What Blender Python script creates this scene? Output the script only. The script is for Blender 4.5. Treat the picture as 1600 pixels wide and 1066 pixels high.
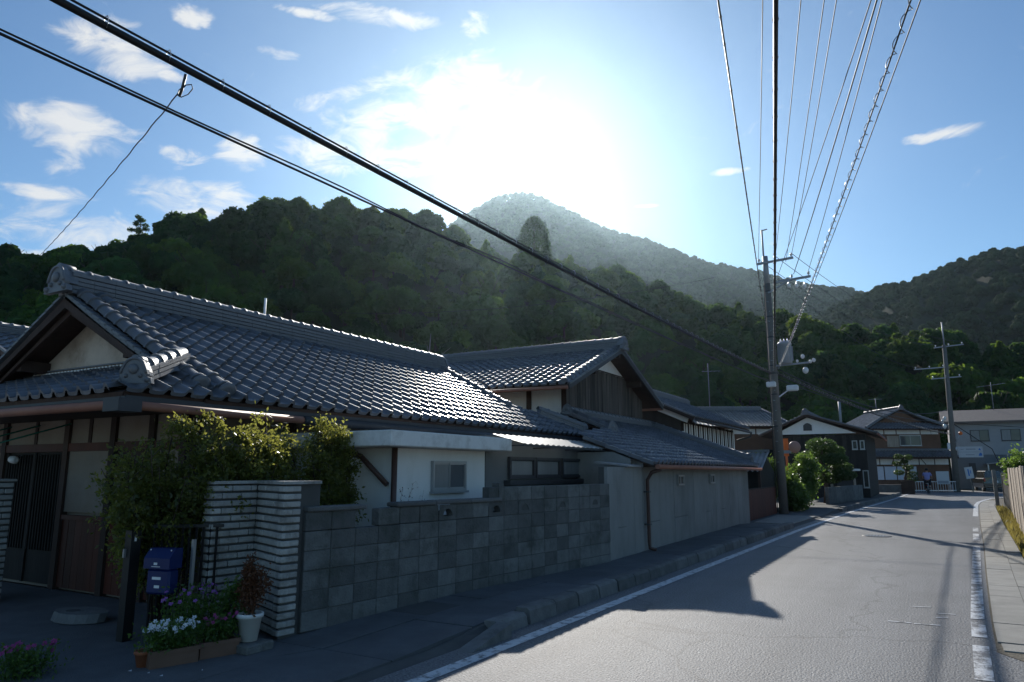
import bpy, math, random
import numpy as np
from mathutils import Vector, Matrix

for o in list(bpy.data.objects):
    bpy.data.objects.remove(o)
sc = bpy.context.scene
COL = sc.collection
rnd = random.Random(7)
rng = np.random.default_rng(7)
R = math.radians

# ------------------------------------------------------------------ camera
# world: +Y runs along the street, +X to its right, Z up; the photographer stands at the origin
EYE = 1.6
PITCH = 10.314
YAW = 30.0
cam_d = bpy.data.cameras.new("camera")
cam_d.sensor_width = 36.0
cam_d.lens = 36.0 * 1110.0 / 1600.0
cam_d.clip_start = 0.05
cam_d.clip_end = 9000
cam = bpy.data.objects.new("camera", cam_d)
COL.objects.link(cam)
cam.location = (0, 0, EYE)
cam.rotation_euler = (R(90 + PITCH), 0, R(YAW))
sc.camera = cam

# ------------------------------------------------------------------ sun and sky
SUN_AZ, SUN_EL = R(-28.6), R(24.4)            # azimuth from +Y towards +X
SDIR = Vector((math.cos(SUN_EL) * math.sin(SUN_AZ), math.cos(SUN_EL) * math.cos(SUN_AZ), math.sin(SUN_EL)))
sun_d = bpy.data.lights.new("sun", 'SUN')
sun_d.energy = 5.0
sun_d.angle = R(0.42)
sun_d.color = (1.0, 0.95, 0.87)
sun = bpy.data.objects.new("sun", sun_d)
COL.objects.link(sun)
sun.rotation_euler = SDIR.to_track_quat('Z', 'Y').to_euler()
sun.location = SDIR * 60

world = bpy.data.worlds.new("World")
sc.world = world
world.use_nodes = True
wn = world.node_tree
wn.nodes.clear()


def N(t, kind, **kw):
    n = t.nodes.new(kind)
    for k, v in kw.items():
        setattr(n, k, v)
    return n


def L(t, a, b):
    t.links.new(a, b)


def wmath(op, a, b=None, c=None, clamp=False):
    n = N(wn, 'ShaderNodeMath', operation=op, use_clamp=clamp)
    for i, v in enumerate((a, b, c)):
        if v is None:
            continue
        if isinstance(v, (int, float)):
            n.inputs[i].default_value = v
        else:
            L(wn, v, n.inputs[i])
    return n.outputs[0]


out = N(wn, 'ShaderNodeOutputWorld')
bg = N(wn, 'ShaderNodeBackground')
bg.inputs['Strength'].default_value = 0.08
L(wn, bg.outputs[0], out.inputs['Surface'])
sky = N(wn, 'ShaderNodeTexSky', sky_type='NISHITA')
sky.sun_disc = False
sky.sun_elevation = SUN_EL
sky.sun_rotation = SUN_AZ
sky.air_density = 1.0
sky.dust_density = 0.25
sky.ozone_density = 1.5
sky.altitude = 50
tc = N(wn, 'ShaderNodeTexCoord')
sep = N(wn, 'ShaderNodeSeparateXYZ')
L(wn, tc.outputs['Generated'], sep.inputs[0])
dx, dy, dz = sep.outputs
az = wmath('ARCTAN2', dx, dy)
el = wmath('ARCSINE', dz)
dot = N(wn, 'ShaderNodeVectorMath', operation='DOT_PRODUCT')
L(wn, tc.outputs['Generated'], dot.inputs[0])
dot.inputs[1].default_value = SDIR
theta = wmath('ARCCOSINE', wmath('MINIMUM', dot.outputs['Value'], 0.99999))
# aureole of forward-scattered sunlight round the sun (hazy summer air)
aur = wmath('MULTIPLY', wmath('POWER', math.e, wmath('MULTIPLY', theta, -1 / R(2.2))), 5.0)
aur2 = wmath('MULTIPLY', wmath('POWER', math.e, wmath('MULTIPLY', theta, -1 / R(13.0))), 2.6)
cirrus = N(wn, 'ShaderNodeTexNoise')                                # thin veil of cloud makes the glow uneven
cirrus.inputs['Scale'].default_value = 7.0
cirrus.inputs['Detail'].default_value = 6.0
L(wn, tc.outputs['Generated'], cirrus.inputs['Vector'])
aur = wmath('MULTIPLY', wmath('ADD', aur, aur2), wmath('ADD', 0.45, wmath('MULTIPLY', cirrus.outputs['Fac'], 1.1)))
# fair-weather clouds: (azimuth, elevation, half width, half height) in degrees
CLOUDS = [(-61.1, 28.6, 4.2, 1.8), (-63.3, 22.9, 4.2, 2.3), (-63.2, 16.4, 4.9, 2.3), (-55.0, 19.7, 4.8, 2.0), (-56.3, 22.7, 1.9, 0.7), (-41.3, 34.3, 5.9, 0.8), (-33.3, 34.3, 1.6, 1.0), (-40.4, 27.1, 6.6, 3.2), (-34.5, 29.3, 7.3, 3.2), (-43.0, 24.5, 6.4, 1.8), (-37.7, 24.9, 6.6, 1.9), (-49.6, 30.8, 1.7, 0.5), (3.3, 22.7, 2.8, 0.5), (-52.4, 23.4, 2.0, 1.5), (-65.2, 18.3, 2.8, 0.5), (-56.5, 32.0, 1.8, 0.8), (-46.1, 24.2, 3.6, 1.4), (-30.0, 27.0, 5.0, 3.7), (-11.7, 22.7, 1.8, 0.3), (-18.7, 20.7, 1.2, 0.2), (-47.7, 33.8, 3.2, 0.4), (-65.4, 14.1, 2.8, 0.8), (-57.5, 27.8, 1.5, 0.5), (79.5, 38.1, 6.2, 3.0), (176.4, 20.4, 4.1, 3.6), (84.8, 26.7, 10.0, 2.7), (-130.9, 35.6, 7.8, 1.9), (178.7, 50.1, 7.1, 3.4), (-172.1, 20.4, 8.5, 3.0), (95.3, 19.1, 9.2, 2.7), (-160.3, 50.5, 8.3, 3.8), (118.7, 47.6, 6.7, 3.8), (-120.3, 21.6, 4.8, 2.0), (-98.6, 34.1, 7.8, 2.3), (146.8, 32.3, 6.1, 3.0), (166.1, 51.5, 8.1, 3.8), (-125.9, 54.7, 8.0, 1.9), (-124.8, 53.7, 9.4, 2.9), (-161.5, 25.8, 9.0, 2.9)]
mask = None
for (ca, ce, ra, re) in CLOUDS:
    u = wmath('MULTIPLY', wmath('SUBTRACT', az, R(ca)), 1 / R(ra))
    v = wmath('MULTIPLY', wmath('SUBTRACT', el, R(ce)), 1 / R(re))
    m = wmath('SUBTRACT', 1.0, wmath('ADD', wmath('MULTIPLY', u, u), wmath('MULTIPLY', v, v)))
    m = wmath('MAXIMUM', m, -0.6)
    mask = m if mask is None else wmath('MAXIMUM', mask, m)
comb = N(wn, 'ShaderNodeCombineXYZ')
L(wn, wmath('ADD', az, wmath('MULTIPLY', el, -0.5)), comb.inputs[0])
L(wn, wmath('MULTIPLY', el, 1.9), comb.inputs[1])
nz = N(wn, 'ShaderNodeTexNoise')
nz.inputs['Scale'].default_value = 15.0
nz.inputs['Detail'].default_value = 9.0
nz.inputs['Roughness'].default_value = 0.58
nz.inputs['Distortion'].default_value = 0.9
L(wn, comb.outputs[0], nz.inputs['Vector'])
dens = wmath('ADD', wmath('MULTIPLY', mask, 0.85), wmath('MULTIPLY', wmath('SUBTRACT', nz.outputs['Fac'], 0.5), 3.6))
mr = N(wn, 'ShaderNodeMapRange', interpolation_type='SMOOTHSTEP')
L(wn, dens, mr.inputs['Value'])
mr.inputs['From Min'].default_value = -0.02
mr.inputs['From Max'].default_value = 1.15
mr.inputs['To Max'].default_value = 0.88
# clouds are sunlit and brighter towards the sun
cl_l = wmath('ADD', wmath('MULTIPLY', aur, 0.7), 9.5)
ccol = N(wn, 'ShaderNodeVectorMath', operation='SCALE')
ccol.inputs[0].default_value = (1.0, 0.985, 0.96)
L(wn, cl_l, ccol.inputs['Scale'])
acol = N(wn, 'ShaderNodeVectorMath', operation='SCALE')
acol.inputs[0].default_value = (1.0, 0.97, 0.90)
L(wn, aur, acol.inputs['Scale'])
addc = N(wn, 'ShaderNodeVectorMath', operation='ADD')
tint = N(wn, 'ShaderNodeVectorMath', operation='MULTIPLY')          # daylight white balance
L(wn, sky.outputs[0], tint.inputs[0])
tint.inputs[1].default_value = (0.70, 1.0, 1.24)
L(wn, tint.outputs[0], addc.inputs[0])
L(wn, acol.outputs[0], addc.inputs[1])
mixc = N(wn, 'ShaderNodeMix', data_type='RGBA')
L(wn, mr.outputs[0], mixc.inputs['Factor'])
L(wn, addc.outputs[0], mixc.inputs[6])
L(wn, ccol.outputs[0], mixc.inputs[7])
L(wn, mixc.outputs[2], bg.inputs['Color'])

sc.view_settings.view_transform = 'Standard'
sc.view_settings.look = 'None'
sc.view_settings.exposure = 0.15
sc.view_settings.gamma = 1.0
sc.view_settings.use_curve_mapping = False
sc.cycles.max_bounces = 6
sc.cycles.diffuse_bounces = 3
sc.cycles.glossy_bounces = 3
sc.cycles.transmission_bounces = 4
sc.cycles.volume_bounces = 0
sc.cycles.transparent_max_bounces = 8
sc.cycles.use_denoising = True
sc.cycles.sample_clamp_indirect = 4.0

# ------------------------------------------------------------------ materials
MATS = {}


def mat(name, col, rough=0.7, spec=0.4, metal=0.0, var=0.25, vscale=3.0, bump=0.0, bscale=60.0, objr=0.0,
        dirt=None, dscale=1.2, damt=0.6, dth=(0.48, 0.72), stretch=(1, 1, 1), coat=0.0, isl=0.0):
    """Principled surface: colour noise, per-piece variation, optional dirt patches and fine relief."""
    if name in MATS:
        return MATS[name]
    m = bpy.data.materials.new(name)
    m.use_nodes = True
    t = m.node_tree
    b = t.nodes['Principled BSDF']
    geo = N(t, 'ShaderNodeNewGeometry')
    mp = N(t, 'ShaderNodeMapping')
    mp.inputs['Scale'].default_value = stretch
    L(t, geo.outputs['Position'], mp.inputs['Vector'])
    n1 = N(t, 'ShaderNodeTexNoise')
    n1.inputs['Scale'].default_value = vscale
    n1.inputs['Detail'].default_value = 6
    n1.inputs['Roughness'].default_value = 0.65
    L(t, mp.outputs[0], n1.inputs['Vector'])
    fac = N(t, 'ShaderNodeMapRange')
    fac.inputs['From Min'].default_value = 0.25
    fac.inputs['From Max'].default_value = 0.75
    fac.inputs['To Min'].default_value = 1 - var
    fac.inputs['To Max'].default_value = 1 + var
    L(t, n1.outputs['Fac'], fac.inputs['Value'])
    val = fac.outputs[0]
    if isl:
        f4 = N(t, 'ShaderNodeMapRange')
        f4.inputs['To Min'].default_value = 1 - isl
        f4.inputs['To Max'].default_value = 1 + isl
        L(t, geo.outputs['Random Per Island'], f4.inputs['Value'])
        mi = N(t, 'ShaderNodeMath', operation='MULTIPLY')
        L(t, val, mi.inputs[0])
        L(t, f4.outputs[0], mi.inputs[1])
        val = mi.outputs[0]
    if objr:
        oi = N(t, 'ShaderNodeObjectInfo')
        f2 = N(t, 'ShaderNodeMapRange')
        f2.inputs['To Min'].default_value = 1 - objr
        f2.inputs['To Max'].default_value = 1 + objr
        L(t, oi.outputs['Random'], f2.inputs['Value'])
        mu = N(t, 'ShaderNodeMath', operation='MULTIPLY')
        L(t, val, mu.inputs[0])
        L(t, f2.outputs[0], mu.inputs[1])
        val = mu.outputs[0]
    sv = N(t, 'ShaderNodeVectorMath', operation='SCALE')
    sv.inputs[0].default_value = col[:3]
    L(t, val, sv.inputs['Scale'])
    cout = sv.outputs[0]
    if dirt is not None:
        n3 = N(t, 'ShaderNodeTexNoise')
        n3.inputs['Scale'].default_value = dscale
        n3.inputs['Detail'].default_value = 8
        n3.inputs['Roughness'].default_value = 0.7
        L(t, mp.outputs[0], n3.inputs['Vector'])
        f3 = N(t, 'ShaderNodeMapRange')
        f3.inputs['From Min'].default_value = dth[0]
        f3.inputs['From Max'].default_value = dth[1]
        f3.inputs['To Max'].default_value = damt
        L(t, n3.outputs['Fac'], f3.inputs['Value'])
        mx = N(t, 'ShaderNodeMix', data_type='RGBA')
        L(t, f3.outputs[0], mx.inputs['Factor'])
        L(t, cout, mx.inputs[6])
        mx.inputs[7].default_value = (*dirt, 1)
        cout = mx.outputs[2]
    L(t, cout, b.inputs['Base Color'])
    b.inputs['Roughness'].default_value = rough
    b.inputs['Specular IOR Level'].default_value = spec
    b.inputs['Metallic'].default_value = metal
    b.inputs['Coat Weight'].default_value = coat
    if bump:
        n2 = N(t, 'ShaderNodeTexNoise')
        n2.inputs['Scale'].default_value = bscale
        n2.inputs['Detail'].default_value = 4
        L(t, mp.outputs[0], n2.inputs['Vector'])
        bp = N(t, 'ShaderNodeBump')
        bp.inputs['Strength'].default_value = bump
        bp.inputs['Distance'].default_value = 0.02
        L(t, n2.outputs['Fac'], bp.inputs['Height'])
        L(t, bp.outputs[0], b.inputs['Normal'])
    MATS[name] = m
    return m


def leafmat(name, col, tcol, tw=0.45, objr=0.3, rough=0.45, spec=0.35, hue=0.0):
    m = bpy.data.materials.new(name)
    m.use_nodes = True
    t = m.node_tree
    b = t.nodes['Principled BSDF']
    geo = N(t, 'ShaderNodeNewGeometry')
    oi = N(t, 'ShaderNodeObjectInfo')
    n1 = N(t, 'ShaderNodeTexNoise')
    n1.inputs['Scale'].default_value = 0.35
    n1.inputs['Detail'].default_value = 3
    L(t, geo.outputs['Position'], n1.inputs['Vector'])
    f = N(t, 'ShaderNodeMapRange')
    f.inputs['To Min'].default_value = 1 - objr
    f.inputs['To Max'].default_value = 1 + objr
    L(t, oi.outputs['Random'], f.inputs['Value'])
    g = N(t, 'ShaderNodeMapRange')
    g.inputs['From Min'].default_value = 0.3
    g.inputs['From Max'].default_value = 0.7
    g.inputs['To Min'].default_value = 0.75
    g.inputs['To Max'].default_value = 1.3
    L(t, n1.outputs['Fac'], g.inputs['Value'])
    mu = N(t, 'ShaderNodeMath', operation='MULTIPLY')
    L(t, f.outputs[0], mu.inputs[0])
    L(t, g.outputs[0], mu.inputs[1])
    for c, dst in ((col, 'p'), (tcol, 't')):
        s = N(t, 'ShaderNodeVectorMath', operation='SCALE')
        s.inputs[0].default_value = c
        L(t, mu.outputs[0], s.inputs['Scale'])
        if dst == 'p':
            L(t, s.outputs[0], b.inputs['Base Color'])
        else:
            tr = N(t, 'ShaderNodeBsdfTranslucent')
            L(t, s.outputs[0], tr.inputs['Color'])
    b.inputs['Roughness'].default_value = rough
    b.inputs['Specular IOR Level'].default_value = spec
    mx = N(t, 'ShaderNodeMixShader')
    mx.inputs[0].default_value = tw
    L(t, b.outputs[0], mx.inputs[1])
    L(t, tr.outputs[0], mx.inputs[2])
    L(t, mx.outputs[0], t.nodes['Material Output'].inputs['Surface'])
    MATS[name] = m
    return m


def asphalt(name, col):
    """road surface: stone grain, wheel-polished lanes, repaired patches and hairline cracks"""
    m = mat(name, col, rough=0.68, spec=0.32, var=0.9, vscale=48, bump=0.8, bscale=52, dirt=(0.075, 0.077, 0.08), dscale=0.35, damt=0.5)
    t = m.node_tree
    b = t.nodes['Principled BSDF']
    old = b.inputs['Base Color'].links[0].from_socket
    geo = N(t, 'ShaderNodeNewGeometry')
    mp = N(t, 'ShaderNodeMapping')
    mp.inputs['Scale'].default_value = (1.1, 0.05, 1)
    L(t, geo.outputs['Position'], mp.inputs['Vector'])
    n1 = N(t, 'ShaderNodeTexNoise')
    n1.inputs['Scale'].default_value = 1.0
    n1.inputs['Detail'].default_value = 3
    L(t, mp.outputs[0], n1.inputs['Vector'])
    r1 = N(t, 'ShaderNodeMapRange')
    r1.inputs['From Min'].default_value = 0.3
    r1.inputs['From Max'].default_value = 0.7
    r1.inputs['To Min'].default_value = 0.78
    r1.inputs['To Max'].default_value = 1.22
    L(t, n1.outputs['Fac'], r1.inputs['Value'])
    nd = N(t, 'ShaderNodeTexNoise')
    nd.inputs['Scale'].default_value = 1.5
    nd.inputs['Detail'].default_value = 5
    L(t, geo.outputs['Position'], nd.inputs['Vector'])
    ad = N(t, 'ShaderNodeVectorMath', operation='MULTIPLY_ADD')
    L(t, nd.outputs['Color'], ad.inputs[0])
    ad.inputs[1].default_value = (0.9, 0.9, 0)
    L(t, geo.outputs['Position'], ad.inputs[2])
    vo = N(t, 'ShaderNodeTexVoronoi', feature='DISTANCE_TO_EDGE')
    vo.inputs['Scale'].default_value = 0.2
    L(t, ad.outputs[0], vo.inputs['Vector'])
    r2 = N(t, 'ShaderNodeMapRange')
    r2.inputs['From Min'].default_value = 0.0015
    r2.inputs['From Max'].default_value = 0.006
    r2.inputs['To Min'].default_value = 0.72
    r2.inputs['To Max'].default_value = 1.0
    L(t, vo.outputs['Distance'], r2.inputs['Value'])
    mu = N(t, 'ShaderNodeMath', operation='MULTIPLY')
    L(t, r1.outputs[0], mu.inputs[0])
    L(t, r2.outputs[0], mu.inputs[1])
    s = N(t, 'ShaderNodeVectorMath', operation='SCALE')
    L(t, old, s.inputs[0])
    L(t, mu.outputs[0], s.inputs['Scale'])
    L(t, s.outputs[0], b.inputs['Base Color'])
    return m


def recolour(m, cols):
    """give each tree (object or instance) one of several foliage hues"""
    t = m.node_tree
    oi = N(t, 'ShaderNodeObjectInfo')
    for n in [n for n in t.nodes if n.type == 'VECT_MATH' and n.operation == 'SCALE']:
        base = Vector(n.inputs[0].default_value)
        cr = N(t, 'ShaderNodeValToRGB')
        cr.color_ramp.interpolation = 'LINEAR'
        while len(cr.color_ramp.elements) < len(cols):
            cr.color_ramp.elements.new(0.5)
        for i, c in enumerate(cols):
            e = cr.color_ramp.elements[i]
            e.position = i / (len(cols) - 1)
            e.color = (base[0] * c[0], base[1] * c[1], base[2] * c[2], 1)
        w = N(t, 'ShaderNodeMath', operation='MULTIPLY')
        w.inputs[1].default_value = 7.31
        fr = N(t, 'ShaderNodeMath', operation='FRACT')
        L(t, oi.outputs['Random'], w.inputs[0])
        L(t, w.outputs[0], fr.inputs[0])
        L(t, fr.outputs[0], cr.inputs[0])
        L(t, cr.outputs[0], n.inputs[0])


def glass(name, col=(0.02, 0.024, 0.026), rough=0.06):
    m = mat(name, col, rough=rough, spec=0.5, var=0.1)
    return m


asphalt('asphalt', (0.165, 0.166, 0.17))
mat('road_paint_worn', (0.55, 0.56, 0.57), rough=0.65, var=0.15, vscale=9, dirt=(0.14, 0.14, 0.145), dscale=6.0, damt=1.0, dth=(0.46, 0.56), bump=0.4, bscale=100, stretch=(1, 0.6, 1))
mat('road_paint', (0.62, 0.63, 0.64), rough=0.6, var=0.12, vscale=9, dirt=(0.13, 0.13, 0.135), dscale=9.0, damt=0.95, dth=(0.5, 0.62), bump=0.3, bscale=150)
mat('paving', (0.11, 0.115, 0.12), rough=0.85, var=0.25, vscale=2.2, bump=0.5, bscale=90, objr=0.12, dirt=(0.07, 0.075, 0.07), dscale=1.3)
mat('kerb', (0.14, 0.14, 0.135), rough=0.9, var=0.3, vscale=5, bump=0.6, bscale=50, objr=0.25, dirt=(0.05, 0.055, 0.045), dscale=3)
mat('concrete_pale', (0.28, 0.268, 0.24), rough=0.85, var=0.18, vscale=3, bump=0.3, bscale=70, objr=0.1, dirt=(0.18, 0.175, 0.16), dscale=2)
mat('gravel', (0.34, 0.325, 0.29), rough=0.95, var=0.3, vscale=0.5, bump=0.5, bscale=20)
mat('soil', (0.10, 0.085, 0.06), rough=0.95, var=0.35, vscale=2, bump=0.8, bscale=25)
mat('roof_tile', (0.125, 0.132, 0.146), rough=0.37, spec=0.55, var=0.22, vscale=2.5, bump=0.12, bscale=70, objr=0.25, isl=0.3, dirt=(0.055, 0.055, 0.048), dscale=5.0, damt=0.6)
mat('ridge_tile', (0.16, 0.168, 0.18), rough=0.48, spec=0.5, var=0.25, vscale=4, bump=0.1, bscale=60, objr=0.15, dirt=(0.06, 0.06, 0.055), dscale=4, damt=0.5)
mat('plaster_gable', (0.62, 0.52, 0.42), rough=0.9, var=0.15, vscale=2.0, bump=0.15, bscale=40, dirt=(0.27, 0.19, 0.13), dscale=1.8, damt=0.75)  # lighter copy of the cream plaster for the brighter gables
mat('pane_matte', (0.10, 0.11, 0.118), rough=0.5, spec=0.25, var=0.1)  # matte window pane; the grey reflection of the glass is its colour
mat('sign_white', (0.50, 0.51, 0.52), rough=0.6, var=0.06)
mat('plaster_shaded', (0.29, 0.245, 0.20), rough=0.9, var=0.15, vscale=2.0, bump=0.15, bscale=40, dirt=(0.25, 0.19, 0.14), dscale=1.6, damt=0.7)  # same cream plaster, entrance shade put into its darker colour
mat('plaster_white', (0.83, 0.82, 0.785), rough=0.9, var=0.06, vscale=1.6, bump=0.1, bscale=60, dirt=(0.55, 0.53, 0.48), dscale=1.6, damt=0.5, stretch=(1, 1, 0.35))
mat('plaster_grey', (0.155, 0.165, 0.165), rough=0.85, var=0.15, vscale=1.6, bump=0.1, bscale=60)
mat('timber_dark', (0.055, 0.032, 0.024), rough=0.75, var=0.35, vscale=4, bump=0.3, bscale=30, stretch=(1, 1, 0.2), objr=0.2)
mat('timber_red', (0.085, 0.022, 0.012), rough=0.6, var=0.3, vscale=4, bump=0.2, bscale=30, stretch=(1, 1, 0.2), objr=0.2)
mat('board_black', (0.028, 0.024, 0.021), rough=0.8, var=0.4, vscale=5, bump=0.4, bscale=40, stretch=(1, 1, 0.12), objr=0.35)
mat('board_weathered', (0.075, 0.062, 0.052), rough=0.85, var=0.45, vscale=7, bump=0.5, bscale=40, stretch=(1, 1, 0.08), objr=0.4, dirt=(0.26, 0.22, 0.18), dscale=4, damt=0.6)
mat('wood_grey', (0.30, 0.25, 0.20), rough=0.85, var=0.35, vscale=7, bump=0.5, bscale=40, stretch=(1, 1, 0.1), objr=0.2)
mat('copper', (0.30, 0.13, 0.085), rough=0.55, spec=0.4, metal=0.0, var=0.2, vscale=4)
mat('gutter_dark', (0.05, 0.05, 0.055), rough=0.5, var=0.2)
mat('pipe_brown', (0.085, 0.045, 0.035), rough=0.45, var=0.2)
mat('block', (0.14, 0.142, 0.135), rough=0.95, var=0.25, vscale=6, bump=0.7, bscale=45, objr=0.3, dirt=(0.05, 0.056, 0.045), dscale=2.6, damt=0.9)
mat('block_cap', (0.15, 0.15, 0.145), rough=0.95, var=0.3, vscale=6, bump=0.5, bscale=60, objr=0.2, dirt=(0.05, 0.05, 0.045), dscale=3)
mat('mortar', (0.085, 0.085, 0.08), rough=0.95, var=0.2)
mat('brick_white', (0.42, 0.41, 0.38), rough=0.9, var=0.2, vscale=9, bump=0.6, bscale=45, objr=0.14, dirt=(0.13, 0.12, 0.10), dscale=3.2, damt=0.85)
mat('concrete_panel', (0.25, 0.25, 0.235), rough=0.92, var=0.16, vscale=2.2, bump=0.25, bscale=60, objr=0.05, dirt=(0.13, 0.13, 0.12), dscale=1.0, damt=0.6, stretch=(1, 1, 0.45))
mat('canopy_white', (0.78, 0.77, 0.73), rough=0.8, var=0.1, vscale=3, bump=0.1, dirt=(0.3, 0.28, 0.24), dscale=3, damt=0.7)
mat('alu', (0.36, 0.37, 0.38), rough=0.4, metal=0.7, var=0.1)
mat('steel_grey', (0.30, 0.32, 0.34), rough=0.5, metal=0.3, var=0.15)
mat('steel_dark', (0.05, 0.052, 0.055), rough=0.5, var=0.15)
mat('pole_concrete', (0.15, 0.14, 0.125), rough=0.85, var=0.15, vscale=4, bump=0.2)
mat('cable', (0.012, 0.012, 0.013), rough=0.5, spec=0.35, var=0.1)
mat('wire', (0.03, 0.032, 0.036), rough=0.6, spec=0.3, var=0.1)
mat('ceramic', (0.7, 0.7, 0.68), rough=0.25, spec=0.6, var=0.05)
mat('orange', (0.75, 0.16, 0.03), rough=0.45, var=0.1)
mat('mirror_back', (0.36, 0.20, 0.16), rough=0.5, var=0.1)
mat('blue_plastic', (0.007, 0.02, 0.105), rough=0.4, var=0.08)
mat('white_paint', (0.78, 0.78, 0.77), rough=0.5, var=0.06)
mat('black_metal', (0.012, 0.012, 0.013), rough=0.45, var=0.1)
mat('green_rod', (0.02, 0.16, 0.12), rough=0.4, var=0.1)
mat('terracotta', (0.34, 0.11, 0.05), rough=0.8, var=0.15)
mat('planter_brown', (0.16, 0.09, 0.06), rough=0.7, var=0.15)
mat('pot_white', (0.66, 0.65, 0.61), rough=0.55, var=0.08)
mat('stone_grey', (0.16, 0.16, 0.155), rough=0.9, var=0.3, vscale=6, bump=0.5, bscale=30)
mat('bark', (0.075, 0.055, 0.04), rough=0.95, var=0.3, bump=0.5, bscale=20)
mat('bark_pale', (0.28, 0.25, 0.21), rough=0.9, var=0.25)
mat('hill_soil', (0.03, 0.038, 0.02), rough=1.0, var=0.4, vscale=0.2)
mat('paper_screen', (0.60, 0.62, 0.68), rough=0.8, var=0.05)
mat('house_brown', (0.15, 0.08, 0.05), rough=0.85, var=0.2, vscale=2)
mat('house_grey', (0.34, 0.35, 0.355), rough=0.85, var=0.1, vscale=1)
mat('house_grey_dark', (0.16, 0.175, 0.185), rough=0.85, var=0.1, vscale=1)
mat('slate_brown', (0.14, 0.115, 0.10), rough=0.7, var=0.2, vscale=4)
mat('corrugated', (0.30, 0.30, 0.30), rough=0.45, metal=0.3, var=0.2)
mat('car_black', (0.01, 0.011, 0.013), rough=0.25, spec=0.6, var=0.05, coat=0.6)
mat('rubber', (0.015, 0.015, 0.015), rough=0.8, var=0.1)
mat('red_lens', (0.35, 0.01, 0.01), rough=0.2, spec=0.6, var=0.05)
mat('shirt', (0.25, 0.26, 0.52), rough=0.9, var=0.1)
mat('trousers', (0.02, 0.022, 0.03), rough=0.9, var=0.1)
mat('skin', (0.45, 0.26, 0.18), rough=0.6, var=0.06)
mat('hair', (0.015, 0.012, 0.01), rough=0.6, var=0.1)
mat('sign_blue', (0.03, 0.16, 0.45), rough=0.5, var=0.05)
mat('sign_grey', (0.25, 0.27, 0.30), rough=0.5, var=0.05)
glass('window_glass', rough=0.2)
glass('window_glass_pale', (0.07, 0.08, 0.085), 0.1)
mat('curtain', (0.22, 0.23, 0.23), rough=0.35, spec=0.6, var=0.35, vscale=2.5, stretch=(1, 1, 0.15))
leafmat('leaf_garden', (0.06, 0.085, 0.022), (0.42, 0.42, 0.08), tw=0.52, objr=0.1, rough=0.35, spec=0.5)
leafmat('leaf_bush', (0.045, 0.085, 0.02), (0.20, 0.32, 0.05), tw=0.45, objr=0.15, rough=0.4, spec=0.5)
leafmat('leaf_pine', (0.03, 0.055, 0.018), (0.10, 0.17, 0.04), tw=0.35, objr=0.15)
leafmat('leaf_forest', (0.025, 0.058, 0.02), (0.20, 0.26, 0.05), tw=0.36, objr=0.25, rough=0.75, spec=0.15)
recolour(MATS['leaf_forest'], [(0.6, 0.85, 0.9), (1.05, 1.1, 0.8), (0.7, 1.0, 1.0), (0.42, 0.62, 0.7), (1.35, 1.5, 0.8), (0.8, 1.05, 0.8)])
leafmat('leaf_far', (0.045, 0.065, 0.03), (0.07, 0.10, 0.04), tw=0.25, objr=0.25, rough=0.85, spec=0.1)
leafmat('leaf_dry', (0.12, 0.05, 0.025), (0.12, 0.06, 0.03), tw=0.3, objr=0.1)
leafmat('grass', (0.10, 0.10, 0.03), (0.30, 0.25, 0.07), tw=0.45, objr=0.1)
leafmat('petal_white', (0.75, 0.76, 0.78), (0.6, 0.6, 0.62), tw=0.35, objr=0.0)
leafmat('petal_violet', (0.32, 0.12, 0.42), (0.3, 0.1, 0.4), tw=0.35, objr=0.0)
leafmat('petal_pink', (0.38, 0.06, 0.22), (0.3, 0.06, 0.18), tw=0.35, objr=0.0)
m = bpy.data.materials.new('plastic_sheet')
m.use_nodes = True
t = m.node_tree
t.nodes['Principled BSDF'].inputs['Base Color'].default_value = (0.7, 0.7, 0.66, 1)
tr = N(t, 'ShaderNodeBsdfTranslucent')
tr.inputs['Color'].default_value = (0.75, 0.74, 0.68, 1)
mx = N(t, 'ShaderNodeMixShader')
mx.inputs[0].default_value = 0.6
L(t, t.nodes['Principled BSDF'].outputs[0], mx.inputs[1])
L(t, tr.outputs[0], mx.inputs[2])
L(t, mx.outputs[0], t.nodes['Material Output'].inputs['Surface'])
MATS['plastic_sheet'] = m
m = bpy.data.materials.new('mirror')
m.use_nodes = True
b = m.node_tree.nodes['Principled BSDF']
b.inputs['Base Color'].default_value = (0.8, 0.8, 0.8, 1)
b.inputs['Metallic'].default_value = 1.0
b.inputs['Roughness'].default_value = 0.05
MATS['mirror'] = m

# ------------------------------------------------------------------ building blocks
OFF = {}


def tag(o, label=None, cat=None, group=None, kind=None):
    for k, v in (('label', label), ('category', cat), ('group', group), ('kind', kind)):
        if v:
            o[k] = v
    return o


def thing(name, label, cat, loc=(0, 0, 0), rz=0.0, group=None, world=True):
    """An empty at the base of a thing; with world=True its parts are given in world coordinates."""
    o = bpy.data.objects.new(name, None)
    o.empty_display_size = 0.3
    COL.objects.link(o)
    o.location = loc
    o.rotation_euler = (0, 0, rz)
    OFF[o] = Vector(loc) if world else Vector((0, 0, 0))
    return tag(o, label, cat, group)


def off_of(o):
    while o is not None:
        if o in OFF:
            return OFF[o]
        o = o.parent
    return Vector((0, 0, 0))


def mk(name, me, parent=None, loc=None, M=None):
    o = bpy.data.objects.new(name, me)
    COL.objects.link(o)
    if M is not None:
        o.matrix_basis = M
    elif loc is not None:
        o.location = loc
    if parent is not None:
        o.parent = parent
    return o


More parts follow.
